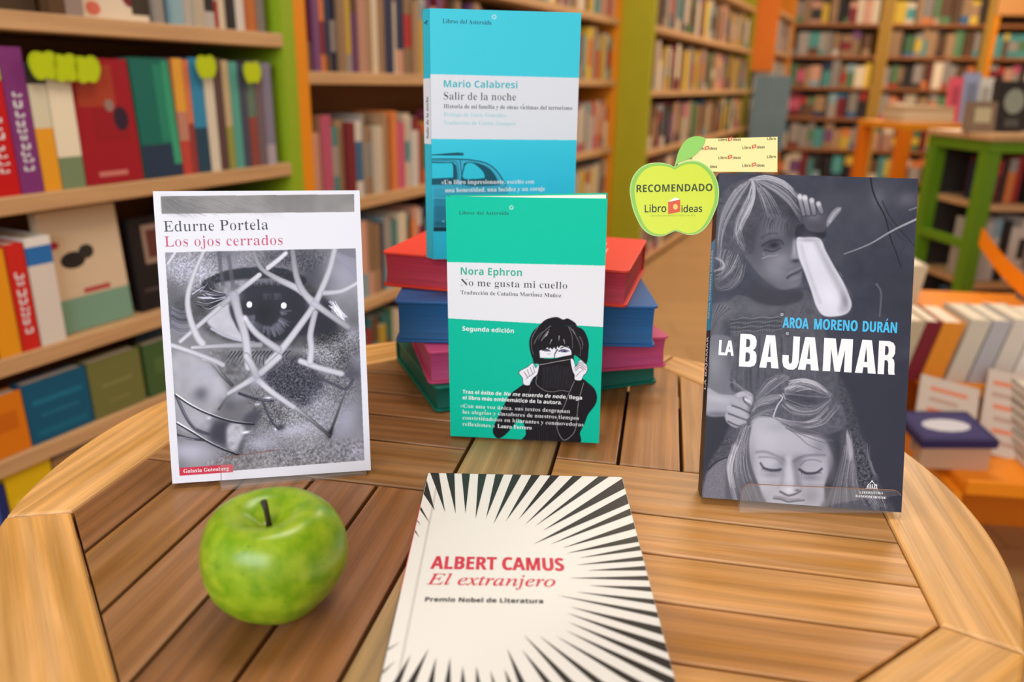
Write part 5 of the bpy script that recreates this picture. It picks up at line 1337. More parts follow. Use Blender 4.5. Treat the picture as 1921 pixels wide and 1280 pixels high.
# ================================================================== the shop around the table
WX, WY = 0.42104, 0.90704                  # direction in which the left wall runs
PW = Vector((-0.5770, 2.0416, 0))          # right end of the first bookcase, front edge
NW = Vector((WY, -WX, 0)); DW = Vector((WX, WY, 0))
def wall_frame(s, off=0.0, z=0.0): 
    p = PW + DW * s + NW * off; return frame((p.x, p.y, z), DW, (0, 0, 1))     # x along the wall, y into the shelf, z up

# floor, walls, ceiling
def struct(name, o, label=None):
    o['kind'] = 'structure'
    return o
fm = bpy.data.materials.new('tan_floor'); fm.use_nodes = True; nt = fm.node_tree; N = nt.nodes
tc = N.new('ShaderNodeTexCoord'); br = N.new('ShaderNodeTexBrick'); br.inputs['Scale'].default_value = 1.0
br.inputs['Color1'].default_value = (*lin((182, 144, 96)), 1); br.inputs['Color2'].default_value = (*lin((172, 134, 88)), 1); br.inputs['Mortar'].default_value = (*lin((150, 116, 76)), 1)
br.inputs['Mortar Size'].default_value = .004; br.inputs['Brick Width'].default_value = 1.2; br.inputs['Row Height'].default_value = .18; br.offset = .4
nt.links.new(tc.outputs['Object'], br.inputs['Vector']); nt.links.new(br.outputs['Color'], N['Principled BSDF'].inputs['Base Color']); N['Principled BSDF'].inputs['Roughness'].default_value = .35
b = MB(); b.add([(-3, -3, 0), (8, -3, 0), (8, 11, 0), (-3, 11, 0)], [(0, 1, 2, 3)]); struct('floor', b.build('floor', fm))
M_WALL = mat('warm_white_wall', (226, 206, 170), .7, var=.03, vscale=3); M_WOR = mat('orange_wall', (226, 150, 70), .6, var=.03, vscale=3)
b = MB(); b.add([(-3, -3, 2.8), (-3, 11, 2.8), (8, 11, 2.8), (8, -3, 2.8)], [(0, 1, 2, 3)]); struct('ceiling', b.build('ceiling', M_WALL))
def wall(name, p, q, h, m):
    d = Vector(q) - Vector(p); n = Vector((-d.y, d.x, 0)).normalized() * .1
    b = MB(); v = [Vector(p), Vector(q), Vector(q) + n, Vector(p) + n]
    b.add([(a.x, a.y, 0) for a in v] + [(a.x, a.y, h) for a in v], [(3, 2, 1, 0), (4, 5, 6, 7), (0, 1, 5, 4), (1, 2, 6, 5), (2, 3, 7, 6), (3, 0, 4, 7)])
    return struct(name, b.build(name, m))
p0 = PW + DW * -2.6 - NW * .34; p1 = PW + DW * 8.4 - NW * .34
wall('wall_left', p0, p1, 2.8, M_WALL)
wall('wall_back', p1 + Vector((-.3, .6, 0)), Vector((8, 8.2, 0)), 2.8, M_WOR)
wall('wall_right', Vector((5.9, 8.6, 0)), Vector((5.9, -1.0, 0)), 2.8, M_WALL)

BOARD_T = .032
def bookcase(label, mtx, L, D, zs, top, left, right, back=M_BACKB, boards=M_BEECH, pt=.045, lz=0.0, thick=BOARD_T):
    r = empty('bookcase', mtx, label, 'bookcase')
    b = MB(); b.box(0, pt, 0, D, lz, top, None, .002); b.build('side_panel', left, r)
    b = MB(); b.box(L - pt, L, 0, D, 0, top, None, .002); b.build('side_panel', right, r)
    for z in zs:
        b = MB(); b.box(pt, L - pt, 0.0, D, z - thick, z, None, .002); b.build('shelf', boards, r)
    b = MB(); b.box(pt, L - pt, D, D + .012, 0, top); b.build('back_panel', back, r)
    return r
Z1 = [.06, .355, .542, .826, 1.135, 1.45, 1.77]
bookcase('near left bookcase with beech shelves and a lime green right side', wall_frame(-1.75), 1.795, .30, Z1, 2.1, M_GREEN, M_GREEN)
Z2 = [.08, .385, .70, 1.05, 1.355, 1.68]
bookcase('second bookcase along the left wall with an orange left side', wall_frame(.046), 2.62, .30, Z2, 2.1, M_ORANGE, M_ORANGE)
Z3 = [.06, .36, .68, 1.0, 1.33, 1.66]
bookcase('third bookcase along the left wall, its olive green side facing the table', wall_frame(2.67, .175), 3.2, .475, Z3, 2.1, M_OLIVE, M_OLIVE)
bookcase('fourth bookcase on the left wall with a deep orange side', wall_frame(5.88, .36), 1.2, .66, Z3, 2.15, M_ORANGE2, M_ORANGE, lz=1.16)

# ---- books: every one an object of its own
CREAM = (234, 224, 202)
PAL = [((168, 48, 46), 'red'), ((122, 34, 44), 'dark red'), ((204, 118, 62), 'orange'), ((206, 172, 60), 'yellow'), ((112, 70, 112), 'purple'), ((188, 84, 112), 'pink'), ((50, 98, 134), 'blue'),
       ((34, 46, 78), 'navy'), ((76, 142, 140), 'teal'), ((84, 122, 84), 'green'), ((212, 196, 170), 'cream'), ((200, 192, 182), 'white'), ((150, 142, 134), 'grey'), ((46, 42, 42), 'black'), ((156, 124, 92), 'tan'), ((96, 68, 48), 'brown'), ((130, 160, 168), 'pale blue'), ((196, 146, 124), 'salmon')]
PD = {n: c for c, n in PAL}
def book_mesh(name, w, h, d, bands, cover=None, page_child=None, lean=0.0):
    """spine at y=0 (towards the room) built of coloured bands [(from, to, rgb)] in fractions of the height"""
    b = MB(); cv_ = lin(cover or bands[0][2]); t = min(.003, w * .18)
    sk = math.tan(lean)
    def box(x0, x1, y0, y1, z0, z1, c):
        v = [(x + z * sk, y, z) for x, y, z in ((x0, y0, z0), (x1, y0, z0), (x1, y1, z0), (x0, y1, z0), (x0, y0, z1), (x1, y0, z1), (x1, y1, z1), (x0, y1, z1))]
        b.add(v, [(3, 2, 1, 0), (4, 5, 6, 7), (0, 1, 5, 4), (1, 2, 6, 5), (2, 3, 7, 6), (3, 0, 4, 7)], c)
    box(0, t, .002, d, 0, h, cv_); box(w - t, w, .002, d, 0, h, cv_)
    for a0, a1, c in bands: box(0, w, 0, .004, h * a0, h * a1, lin(c))
    if page_child is None:
        box(t, w - t, .004, d - .003, .003, h - .003, lin(CREAM))
        return b, None
    p = MB(); 
    v = [(x + z * sk, y, z) for x, y, z in ((t, .004, .003), (w - t, .004, .003), (w - t, d - .003, .003), (t, d - .003, .003), (t, .004, h - .003), (w - t, .004, h - .003), (w - t, d - .003, h - .003), (t, d - .003, h - .003))]
    p.add(v, [(3, 2, 1, 0), (4, 5, 6, 7), (0, 1, 5, 4), (1, 2, 6, 5), (2, 3, 7, 6), (3, 0, 4, 7)])
    return b, p
USED = set()
def uniq(l):
    assert l not in USED, l
    USED.add(l); return l
def put_book(mtx, w, h, d, bands, label, group, cover=None, pages=False, lean=0.0, marks=0):
    b, p = book_mesh('book', w, h, d, bands, cover, True if pages else None, lean)
    o = b.build('book', M_BOOK); o.matrix_world = mtx
    tag(o, uniq(label), 'book', group)
    if p: p.build('page_block', M_PAPER, o)
    if marks:
        g = random.Random(marks); q = MB(); z = h * .16; sk = math.tan(lean)
        while z < h * .72:
            l = g.uniform(.006, .013); x0 = w * g.uniform(.26, .34); x1 = w * g.uniform(.62, .76)
            for (a0, a1, c0, c1) in ((x0, x0 + w * .1, z, z + l), (x1 - w * .1, x1, z, z + l * g.choice((1, .6))), (x0, x1, z, z + l * .25)):
                q.add([(a0 + c0 * sk, -.0006, c0), (a1 + c0 * sk, -.0006, c0), (a1 + c1 * sk, -.0006, c1), (a0 + c1 * sk, -.0006, c1)], [(0, 1, 2, 3)])
            z += l + g.uniform(.003, .008)
        q.build('spine_lettering', K_WHITE, o)
    return o
ORD = ['first', 'second', 'third', 'fourth', 'fifth', 'sixth', 'seventh', 'eighth', 'ninth', 'tenth', 'eleventh', 'twelfth', 'thirteenth', 'fourteenth', 'fifteenth', 'sixteenth', 'seventeenth', 'eighteenth', 'nineteenth', 'twentieth']
def ordw(i):
    if i < 20: return ORD[i]
    tens = {2: 'twenty', 3: 'thirty', 4: 'forty', 5: 'fifty', 6: 'sixty', 7: 'seventy', 8: 'eighty', 9: 'ninety'}
    n = i + 1; t, u = divmod(n, 10)
    if u: return tens[t] + '-' + ORD[u - 1]
    return {3: 'thirtieth', 4: 'fortieth', 5: 'fiftieth', 6: 'sixtieth', 7: 'seventieth'}[t]
def rand_bands(rgb, g):
    r = g.random()
    if r < .35: return [(0, 1, rgb)]
    c2 = g.choice(PAL)[0]
    a = g.uniform(.15, .35); b_ = g.uniform(.6, .85)
    if r < .6: return [(0, a, c2), (a, 1, rgb)]
    if r < .8: return [(0, a, rgb), (a, b_, c2), (b_, 1, rgb)]
    return [(0, b_, rgb), (b_, 1, c2)]
def row(frame_fn, s0, s1, z, hmin, hmax, where, group, seed, wmin=.014, wmax=.038, dmin=.13, dmax=.18, pool=None, offs=(.012, .03), stuff=None, gap=.03):
    """fill a shelf with single books from s0 to s1"""
    g = random.Random(seed); s = s0; i = 0
    while s < s1 - wmin:
        w = min(g.uniform(wmin, wmax), s1 - s); h = g.uniform(hmin, hmax); d = g.uniform(dmin, dmax)
        rgb, nm = g.choice(PAL) if pool is None else (lambda n_: (PD[n_], n_))(g.choice(pool))
        k = g.uniform(.85, 1.08); rgb = tuple(min(250, c * k) for c in rgb)
        M = frame_fn(s, -g.uniform(*offs), z + .0004)
        bands = rand_bands(rgb, g)
        if stuff is None:
            sz = 'thin' if w < .021 else 'thick' if w > .031 else 'medium'
            put_book(M, w - .0008, h, d, bands, '%s %s book, %s from left %s' % (sz, nm, ordw(i), where), group)
        else:
            b, _ = book_mesh('book', w - .0008, h, d, bands)
            stuff.add([M @ Vector(v) for v in b.v], b.f, list(b.t))
        s += w; i += 1
        if g.random() < gap: s += g.uniform(.01, .03)

# near left bookcase, shelf at eye level: read one by one
GA = 'books on the middle shelf of the near left bookcase'
zz = .8264
mid = [(-.885, .04, .245, [(0, 1, (60, 150, 160))], 'teal book, cut off by the picture edge, leftmost on the middle shelf', 0),
       (-.835, .042, .25, [(0, 1, (128, 60, 120))], 'plum book hidden behind the picture edge on the middle shelf', 0),
       (-.788, .036, .25, [(0, .12, (90, 170, 170)), (.12, .75, (70, 160, 170)), (.75, 1, (150, 190, 60))], 'teal and lime spine just left of the red spine on the middle shelf', 0),
       (-.750, .043, .250, [(0, .78, (198, 18, 24)), (.78, 1, (176, 196, 60))], 'thick red spine with white lettering on the middle shelf of the near bookcase', 3),
       (-.705, .042, .250, [(0, 1, (126, 52, 118))], 'thick purple spine with white lettering beside the red one', 7),
       (-.661, .034, .225, [(0, .5, (232, 160, 40)), (.5, .84, (216, 208, 180)), (.84, 1, (60, 56, 50))], 'white, orange and black spine between the purple and cream books', 0),
       (-.625, .048, .225, [(0, .26, (120, 140, 104)), (.26, 1, (236, 224, 196))], 'cream spine with a grey-green foot under the apple cards', 0)]
for s, w, h, bands, lab, mk in mid: put_book(wall_frame(s, -.012, zz), w, h, .17, bands, lab, GA, pages=True, marks=mk, lean=0)
def faced(mtx, w, h, t, rgb, label, group, deco, lean=.10, name='book'):
    """a book shown with its cover to the room; deco = [(x0,x1,z0,z1,rgb)] printed on the cover"""
    M = mtx @ Matrix.Translation((0, 0, (t + .002) * math.sin(lean))) @ Matrix.Rotation(-lean, 4, 'X')
    b = MB(); b.box(0, w, 0, .002, 0, h, lin(rgb)); b.box(0, .002, .002, t, 0, h, lin(rgb)); b.box(0, w, t, t + .002, 0, h, lin(rgb))
    o = b.build(name, M_BOOK); o.matrix_world = M; tag(o, uniq(label), 'book', group)
    b = MB(); b.box(.002, w - .003, .002, t, .003, h - .003); b.build('page_block', M_PAPER, o)
    b = MB()
    for k, (x0, x1, z0, z1, c) in enumerate(deco):
        y = -.0003 - k * .00012
        n_ = 14; 
        if len(c) == 4:   # round spot
            cx_, cz_, rx_, rz_ = (x0 + x1) / 2, (z0 + z1) / 2, (x1 - x0) / 2, (z1 - z0) / 2
            b.add([(w * (cx_ + rx_ * math.cos(6.283 * i / n_)), y, h * (cz_ + rz_ * math.sin(6.283 * i / n_))) for i in range(n_)], [tuple(range(n_))], lin(c[:3]))
        else: b.add([(w * x0, y, h * z0), (w * x1, y, h * z0), (w * x1, y, h * z1), (w * x0, y, h * z1)], [(0, 1, 2, 3)], lin(c))
    if deco: b.build('cover_print', M_BOOK, o)
    return o
faced(wall_frame(-.574, -.012, zz), .132, .236, .022, (158, 20, 36), 'dark red book with a bird-like dark figure, cover turned to the room', GA,
      [(.08, .7, .62, .95, (168, 62, 40)), (.3, .85, .35, .6, (150, 22, 34)), (.62, .88, .42, .62, (48, 30, 50, 1)), (.5, .66, .58, .68, (150, 120, 110, 1)), (.22, .72, .06, .1, (206, 120, 110))], .04)
faced(wall_frame(-.436, -.012, zz), .098, .24, .03, (20, 104, 92), 'emerald green book with a dark foot, cover turned to the room', GA,
      [(0, 1, 0, .28, (36, 56, 80)), (.55, 1, .3, .95, (34, 130, 104)), (.8, 1, .1, .98, (56, 158, 120))], .04)
rest = [(-.336, .026, .242, [(0, .3, (190, 70, 60)), (.3, .55, (190, 130, 110)), (.55, 1, (226, 162, 60))], 'orange-yellow spine with a red foot beside the emerald book'),
        (-.308, .014, .24, [(0, .45, (150, 60, 56)), (.45, 1, (214, 120, 80))], 'narrow salmon spine right of the orange-yellow one'),
        (-.292, .036, .245, [(0, .4, (36, 70, 90)), (.4, 1, (50, 136, 176))], 'blue spine fading to navy under an apple card'),
        (-.254, .028, .238, [(0, 1, (216, 206, 186))], 'cream white spine right of the blue one on the middle shelf'),
        (-.224, .024, .246, [(0, 1, (92, 66, 66))], 'dark brown spine right of the cream white one'),
        (-.198, .020, .242, [(0, .4, (150, 150, 70)), (.4, 1, (190, 170, 130))], 'tan and moss green spine, narrow, on the middle shelf'),
        (-.176, .026, .24, [(0, 1, (86, 160, 146))], 'sea green spine on the middle shelf near the green side'),
        (-.148, .022, .236, [(0, 1, (70, 74, 92))], 'slate grey spine below the rightmost apple card'),
        (-.124, .026, .232, [(0, .5, (140, 70, 60)), (.5, 1, (96, 120, 104))], 'rust and sage spine near the green side'),
        (-.096, .026, .244, [(0, 1, (112, 94, 100))], 'mauve grey spine second from the green side'),
        (-.068, .030, .24, [(0, .2, (170, 160, 170)), (.2, 1, (128, 124, 146))], 'lavender grey spine last before the green side')]
for s, w, h, bands, lab in rest: put_book(wall_frame(s, -.012, zz), w, h, .17, bands, lab, GA, pages=True)
# apple cards sticking out of the books
def apple_card(mtx, lab):
    P_ = [((p[0] - 545) * .000064, (1135 - p[1]) * .000064) for p in AP_]
    P_ = [tuple(a) for a in spline(P_, 3, True)]
    if area2(P_) < 0: P_ = P_[::-1]
    n = len(P_); b = MB(); b.add([(x, 0, z) for x, z in P_] + [(x, .0008, z) for x, z in P_], [tuple(range(n)), tuple(reversed(range(n, 2 * n)))] + [(i, n + i, n + (i + 1) % n, (i + 1) % n) for i in range(n)])
    o = b.build('apple_bookmark_card', mat('lime_card_far', (168, 190, 12), .5)); o.matrix_world = mtx
    Q_ = [(x * .86, z * .86 + .002) for x, z in P_]
    b = MB(); b.add([(x, -.0003, z) for x, z in Q_], [tuple(range(n))]); b.build('printed_face', mat('lime_card_face', (186, 204, 8), .5), o)
    return tag(o, uniq(lab), 'bookmark', 'apple-shaped cards on the near left bookcase')
for s, z, lab in ((-.633, 1.046, 'apple-shaped lime card over the purple and orange spines, leftmost of the trio'), (-.593, 1.043, 'apple-shaped lime card in the middle of the trio, shelf above the stand'), (-.550, 1.041, 'apple-shaped lime card above the dark red book'),
                  (-.255, 1.052, 'apple-shaped lime card above the blue spine'), (-.114, 1.043, 'apple-shaped lime card above the slate grey spine')):
    apple_card(wall_frame(s, .002, z - .024), lab)

# lower shelf of the near bookcase
GB = 'books on the third shelf of the near left bookcase'; zz = .5424
put_book(wall_frame(-.98, -.012, zz), .05, .2, .17, [(0, 1, (110, 70, 40))], 'brown spine beyond the picture edge on the third shelf', GB)
put_book(wall_frame(-.90, -.012, zz), .05, .19, .17, [(0, 1, (30, 90, 110))], 'petrol blue spine beyond the picture edge on the third shelf', GB)
put_book(wall_frame(-.845, -.010, zz), .040, .185, .17, [(0, .35, (30, 120, 130)), (.35, 1, (60, 110, 120))], 'teal spine at the picture edge on the third shelf', GB, pages=True)
put_book(wall_frame(-.800, -.010, zz), .040, .195, .17, [(0, 1, (230, 152, 24))], 'thick orange spine left of the scarlet one on the third shelf', GB, pages=True, lean=0)
put_book(wall_frame(-.757, -.010, zz), .034, .2, .17, [(0, 1, (204, 36, 28))], 'scarlet spine between the orange and the comic-like spines', GB, pages=True, lean=0, marks=5)
put_book(wall_frame(-.720, -.010, zz), .050, .205, .17, [(0, .75, (220, 210, 200)), (.75, .92, (40, 110, 180)), (.92, 1, (230, 226, 220))], 'white spine with speckled pictures and a blue band', GB, pages=True, lean=0)
faced(wall_frame(-.668, -.03, zz), .17, .24, .02, (214, 190, 160), 'cream picture book with a dark bird and a sea green foot, cover to the room', GB,
      [(0, 1, 0, .28, (120, 158, 136)), (.18, .5, .52, .66, (40, 36, 34, 1)), (.42, .62, .58, .7, (50, 46, 44, 1)), (.4, .75, .3, .34, (180, 70, 70)), (.05, .2, .7, .76, (170, 40, 60, 1))], .06)
faced(wall_frame(-.475, -.03, zz), .15, .2, .02, (26, 22, 24), 'black book with a pale framed square, cover to the room', GB,
      [(.2, .72, .5, .92, (150, 124, 110)), (.27, .65, .56, .86, (96, 50, 44)), (.1, .6, .2, .24, (70, 60, 60))], .06)
row(wall_frame, -.30, -.02, zz, .17, .22, 'at the third near-bookcase shelf end', GB, 31, .02, .04, pool=['brown', 'black', 'grey', 'dark red', 'navy'])
GC_ = 'small books facing out on the fourth shelf of the near left bookcase'; zz = .3554
faced(wall_frame(-.98, -.01, zz), .10, .115, .03, (226, 130, 20), 'orange small book at the picture edge on the fourth shelf', GC_, [(.1, .9, .3, .7, (210, 110, 14))], .03)
faced(wall_frame(-.875, -.01, zz), .100, .118, .03, (214, 118, 12), 'orange small book left of the blue one on the fourth shelf', GC_, [(.15, .85, .4, .7, (196, 100, 10))], .03)
faced(wall_frame(-.772, -.01, zz), .132, .122, .03, (8, 84, 116), 'blue small book with faint pattern on the fourth shelf', GC_, [(.1, .9, .62, .7, (20, 110, 140)), (.1, .9, .1, .2, (14, 100, 130)), (.2, .8, .4, .46, (26, 104, 130))], .03)
faced(wall_frame(-.636, -.01, zz), .125, .122, .03, (110, 112, 60), 'olive small book between the blue and dark green ones', GC_, [(.2, .8, .5, .56, (130, 130, 76)), (.3, .7, .2, .26, (126, 124, 70))], .03)
faced(wall_frame(-.500, -.01, zz), .11, .12, .03, (64, 92, 50), 'dark green small book right of the olive one', GC_, [(.2, .8, .4, .7, (80, 104, 60))], .03)
row(wall_frame, -.37, -.02, zz, .10, .14, 'at the fourth near-bookcase shelf end', GC_, 33, .02, .04, pool=['brown', 'green', 'tan', 'black'])
GD = 'books on the bottom shelf of the near left bookcase'; zz = .0604
faced(wall_frame(-1.06, .0, zz), .10, .24, .03, (30, 44, 110), 'navy book with pale zigzags on the bottom shelf, picture edge', GD, [(.1, .3, .5, .9, (90, 110, 170)), (.5, .7, .4, .8, (90, 110, 170))], .03)
faced(wall_frame(-.952, .0, zz), .11, .25, .03, (28, 40, 104), 'navy book with blue zigzags on the bottom shelf beside the yellow one', GD, [(.1, .25, .55, .92, (70, 92, 160)), (.4, .55, .5, .9, (70, 92, 160)), (.7, .85, .55, .92, (70, 92, 160))], .03)
faced(wall_frame(-.838, .0, zz), .09, .26, .03, (216, 176, 12), 'yellow book on the bottom shelf', GD, [(.1, .9, .7, .8, (226, 190, 40))], .03)
faced(wall_frame(-.744, .0, zz), .12, .25, .03, (150, 110, 70), 'light brown book on the bottom shelf', GD, [(.1, .9, .6, .8, (170, 130, 90))], .03)
row(wall_frame, -.6, -.02, zz, .18, .26, 'at the bottom near-bookcase shelf end', GD, 34, .02, .04)
# upper shelf
GE = 'books on the upper shelf of the near left bookcase'; zz = 1.1354
faced(wall_frame(-.84, -.01, zz), .05, .25, .02, (220, 196, 90), 'pale yellow book at the left end of the upper shelf', GE, [], .03)
faced(wall_frame(-.78, -.03, zz), .17, .26, .02, (70, 52, 36), 'dark brown picture book on the upper shelf, cover to the room', GE, [(.4, .6, .05, .3, (220, 110, 60, 1)), (.1, .3, .2, .6, (110, 84, 50)), (.7, .9, .3, .7, (96, 70, 44))], .03)
put_book(wall_frame(-.598, -.01, zz), .03, .25, .17, [(0, 1, (90, 64, 40))], 'brown spine between two picture books on the upper shelf', GE)
put_book(wall_frame(-.566, -.01, zz), .036, .24, .17, [(0, 1, (150, 130, 120))], 'taupe spine left of the cream picture book, upper shelf', GE)
faced(wall_frame(-.525, -.03, zz), .16, .25, .02, (226, 208, 182), 'cream picture book with a red flower on the upper shelf, cover out', GE, [(.6, .85, .1, .4, (120, 34, 40, 1)), (.75, 1, .05, .5, (60, 50, 40)), (.1, .3, .02, .12, (216, 110, 90, 1))], .03)
row(wall_frame, -.355, -.02, zz, .2, .26, 'on the upper shelf of the near bookcase', GE, 41, .02, .032, pool=['white', 'cream', 'pale blue', 'orange', 'purple', 'grey', 'white', 'navy'])
0 and row(wall_frame, -.95, -.02, 1.4504, .2, .26, 'on the top shelf of the near bookcase', 'books on the top shelf of the near left bookcase', 42, .03, .05)

# second bookcase: the ends that show either side of the cyan book, books one by one
SB = MB()
names2 = {.08: 'bottom', .385: 'fifth', .70: 'fourth', 1.05: 'third', 1.355: 'second'}
P2 = ['cream', 'white', 'grey', 'red', 'purple', 'pink', 'teal', 'salmon', 'tan', 'yellow', 'navy', 'dark red', 'orange', 'cream']
for k, z in enumerate(Z2[:5]):
    nm = names2[z]; g_ = 'books on the %s shelf of the second bookcase' % nm
    hi = .25 if z != 1.355 else .24
    st_ = SB if z == .08 else None
    row(wall_frame, .10, .74, z, .19, hi, 'on the %s shelf of the second bookcase' % nm, g_, 50 + k, .022, .044, pool=P2, stuff=st_)
    row(wall_frame, .74, 2.0, z, .19, hi, '', '', 60 + k, .025, .045, pool=P2, stuff=SB)
    row(wall_frame, 2.0, 2.61, z, .19, hi, 'on the %s right-hand shelf of the second bookcase' % nm, g_, 70 + k, .032, .052, pool=['cream', 'tan', 'grey', 'red', 'yellow', 'white', 'salmon', 'teal'] if z != .70 else ['cream', 'grey', 'salmon', 'white'], stuff=st_)
for k, (z, s1) in enumerate(((.0604, -1.08), (.5424, -1.0), (.8264, -.90), (1.1354, -.96), (1.4504, -.05))): row(wall_frame, -1.69, s1, z, .19, .25, '', '', 130 + k, .022, .045, pool=P2, stuff=SB)
# third bookcase
off3 = lambda s, o, z: wall_frame(s, .175 + o, z)
for k, z in enumerate(Z3[:5]):
    nm = ['bottom', 'fifth', 'fourth', 'third', 'second'][k]
    ind = nm in ('fourth', 'third', 'second')
    row(off3, 2.74, 3.5, z, .2, .26, 'on the %s shelf of the third bookcase' % nm, 'books on the %s shelf of the third bookcase' % nm, 80 + k, .045, .075, pool=['cream', 'tan', 'grey', 'salmon', 'brown', 'dark red', 'cream', 'black'], stuff=None if ind else SB)
    row(off3, 3.5, 5.8, z, .2, .26, '', '', 90 + k, .04, .08, stuff=SB, pool=['cream', 'tan', 'grey', 'salmon', 'brown', 'yellow', 'tan', 'green', 'brown'])
off4 = lambda s, o, z: wall_frame(s, .36 + o, z)
for k, z in enumerate(Z3[:5]): row(off4, 5.95, 7.0, z, .2, .26, '', '', 95 + k, .04, .08, stuff=SB, pool=['cream', 'tan', 'grey', 'salmon', 'pale blue'])
# poster stand below the orange side
o = MB(); o.box(0, .30, 0, .012, 0, .62, None, .003)
pst = empty('display_board', frame((2.03, 7.05, .50), (.98, -.2, 0), (0, 0, 1)), 'blue-grey display board standing at the end of the left wall', 'display board')
o.build('panel', mat('blue_grey_board', (96, 118, 128), .6, var=.15, vscale=8), pst)
o = MB(); o.box(.13, .17, .0, .04, -.50, 0, None, .002); o.build('post', mat('grey_post', (90, 90, 90), .5), pst)
o = MB(); o.box(.02, .28, -.1, .14, -.50, -.48, None, .002); o.build('foot', mat('grey_post', (90, 90, 90), .5), pst)

# back wall: three units
BD = Vector((.985, -.17, 0)).normalized()
def back_frame(s, off=0.0, z=0.0):
    n = Vector((BD.y, -BD.x, 0)); p = Vector((2.68, 8.45, 0)) + BD * s + n * off
    return frame((p.x, p.y, z), BD, (0, 0, 1))
ZB = [.12, .43, .74, 1.04, 1.34, 1.64]
lab = ['left unit of the back wall bookcases with an olive green top', 'middle unit of the back wall bookcases with orange posts', 'right unit of the back wall bookcases beside the orange wall']
M_OCH = mat('ochre_paint', (172, 132, 50), .6, var=.05, vscale=6)
for k in range(3):
    r = bookcase(lab[k], back_frame(k * .96), .95, .3, ZB, 1.95, (M_OLIVE, M_OCH, M_ORANGE)[k], (M_OCH, M_OCH, M_ORANGE)[k], pt=.05, boards=M_BACKB, back=mat('dark_back_board', (92, 64, 36), .6))
    b = MB(); b.box(0, .95, -.01, .30, 1.93 if k < 2 else 1.72, 1.99 if k < 2 else 2.2, None, .003); b.build('top_rail', (M_OLIVE, M_OLIVE, mat('tan_orange_board', (206, 146, 84), .6))[k], r)
    for j, z in enumerate(ZB[:6 if k < 2 else 5]):
        row(back_frame, k * .96 + .06, k * .96 + .88, z, .19, .26, '', '', 110 + k * 10 + j, .04, .11, dmin=.1, stuff=SB, pool=['tan', 'grey', 'salmon', 'brown', 'yellow', 'dark red', 'green', 'cream', 'black', 'tan', 'brown', 'teal', 'grey'], gap=.2)
st = SB.build('distant_books', M_BOOK)
tag(st, 'rows of blurred books filling the far shelves and the shelf ends of the shop', 'books', None, 'stuff')

# ---- low furniture on the right
def case_low(label, x, y, deg, w, d, h, zs, mf, mb, ms):
    r = empty('display_case', Matrix.Translation((x, y, 0)) @ Matrix.Rotation(math.radians(deg), 4, 'Z'), label, 'display case')
    for x0 in (0, w - .05):
        b = MB(); b.box(x0, x0 + .05, 0, .045, 0, h - .04, None, .003); b.build('front_post', mf, r)
        b = MB(); b.box(x0, x0 + .05, d - .045, d, 0, h - .04, None, .003); b.build('rear_post', mf, r)
        b = MB(); b.box(x0, x0 + .03, .045, d - .045, .50, .53, None, .002); b.build('side_rail', mf, r)
    b = MB(); b.box(0, w, -.004, d, h - .04, h, None, .003); b.build('top_rail', mf, r)
    b = MB(); b.box(-.01, w + .01, -.02, d, h, h + .022, None, .003); b.build('top_board', ms, r)
    for z in zs: b = MB(); b.box(.05, w - .05, 0.01, d, z - .025, z, None, .002); b.build('shelf', ms, r)
    b = MB(); b.box(.05, w - .05, d - .02, d, .02, h - .04); b.build('back_panel', mb, r)
    return r
gc = case_low('low green-framed book case right of the table, filled with spines', 1.60, 2.72, 6, 1.3, .34, .875, [.10, .38, .66], mat('leaf_green_paint', (96, 138, 16), .5), mat('dark_case_back', (52, 44, 38), .6), M_BEECH)
GM = gc.matrix_world
def on_case(s, o, z): return GM @ Matrix.Translation((s, .02 - o, z))
row(on_case, .07, .62, .66, .12, .165, 'on the upper shelf of the green-framed case', 'books on the upper shelf of the green-framed case', 201, .015, .04, pool=['black', 'black', 'navy', 'red', 'dark red', 'black', 'orange'])
row(on_case, .07, .62, .38, .18, .23, 'on the middle shelf of the green-framed case', 'books on the middle shelf of the green-framed case', 202, .02, .05, pool=['cream', 'white', 'grey', 'red', 'tan', 'black'])
row(on_case, .07, .62, .10, .18, .23, 'on the lowest shelf of the green-framed case', 'books on the lowest shelf of the green-framed case', 203, .02, .05)
GT = 'books and boxes standing on the green-framed case'
zt_ = .875 + .0225
faced(GM @ Matrix.Translation((-.02, .10, zt_)), .10, .10, .03, (140, 118, 96), 'small tan book at the left end on top of the green-framed case', GT, [(.2, .8, .3, .8, (200, 190, 150))], .1)
faced(GM @ Matrix.Translation((.09, .12, zt_)), .13, .17, .03, (50, 46, 44), 'dark picture book standing on top of the green-framed case', GT, [(.2, .8, .35, .85, (150, 156, 140, 1)), (.3, .7, .1, .25, (90, 90, 84))], .1)
faced(GM @ Matrix.Translation((.235, .10, zt_)), .17, .24, .03, (222, 206, 186), 'cream picture book with a scarlet foot on top of the green-framed case', GT, [(0, 1, 0, .24, (226, 70, 40)), (.45, .9, .4, .75, (140, 160, 160, 1))], .1)
faced(GM @ Matrix.Translation((.43, .10, zt_)), .17, .2, .03, (196, 150, 60), 'ochre picture book on top of the green-framed case', GT, [(.2, .8, .4, .8, (220, 210, 120, 1))], .1)

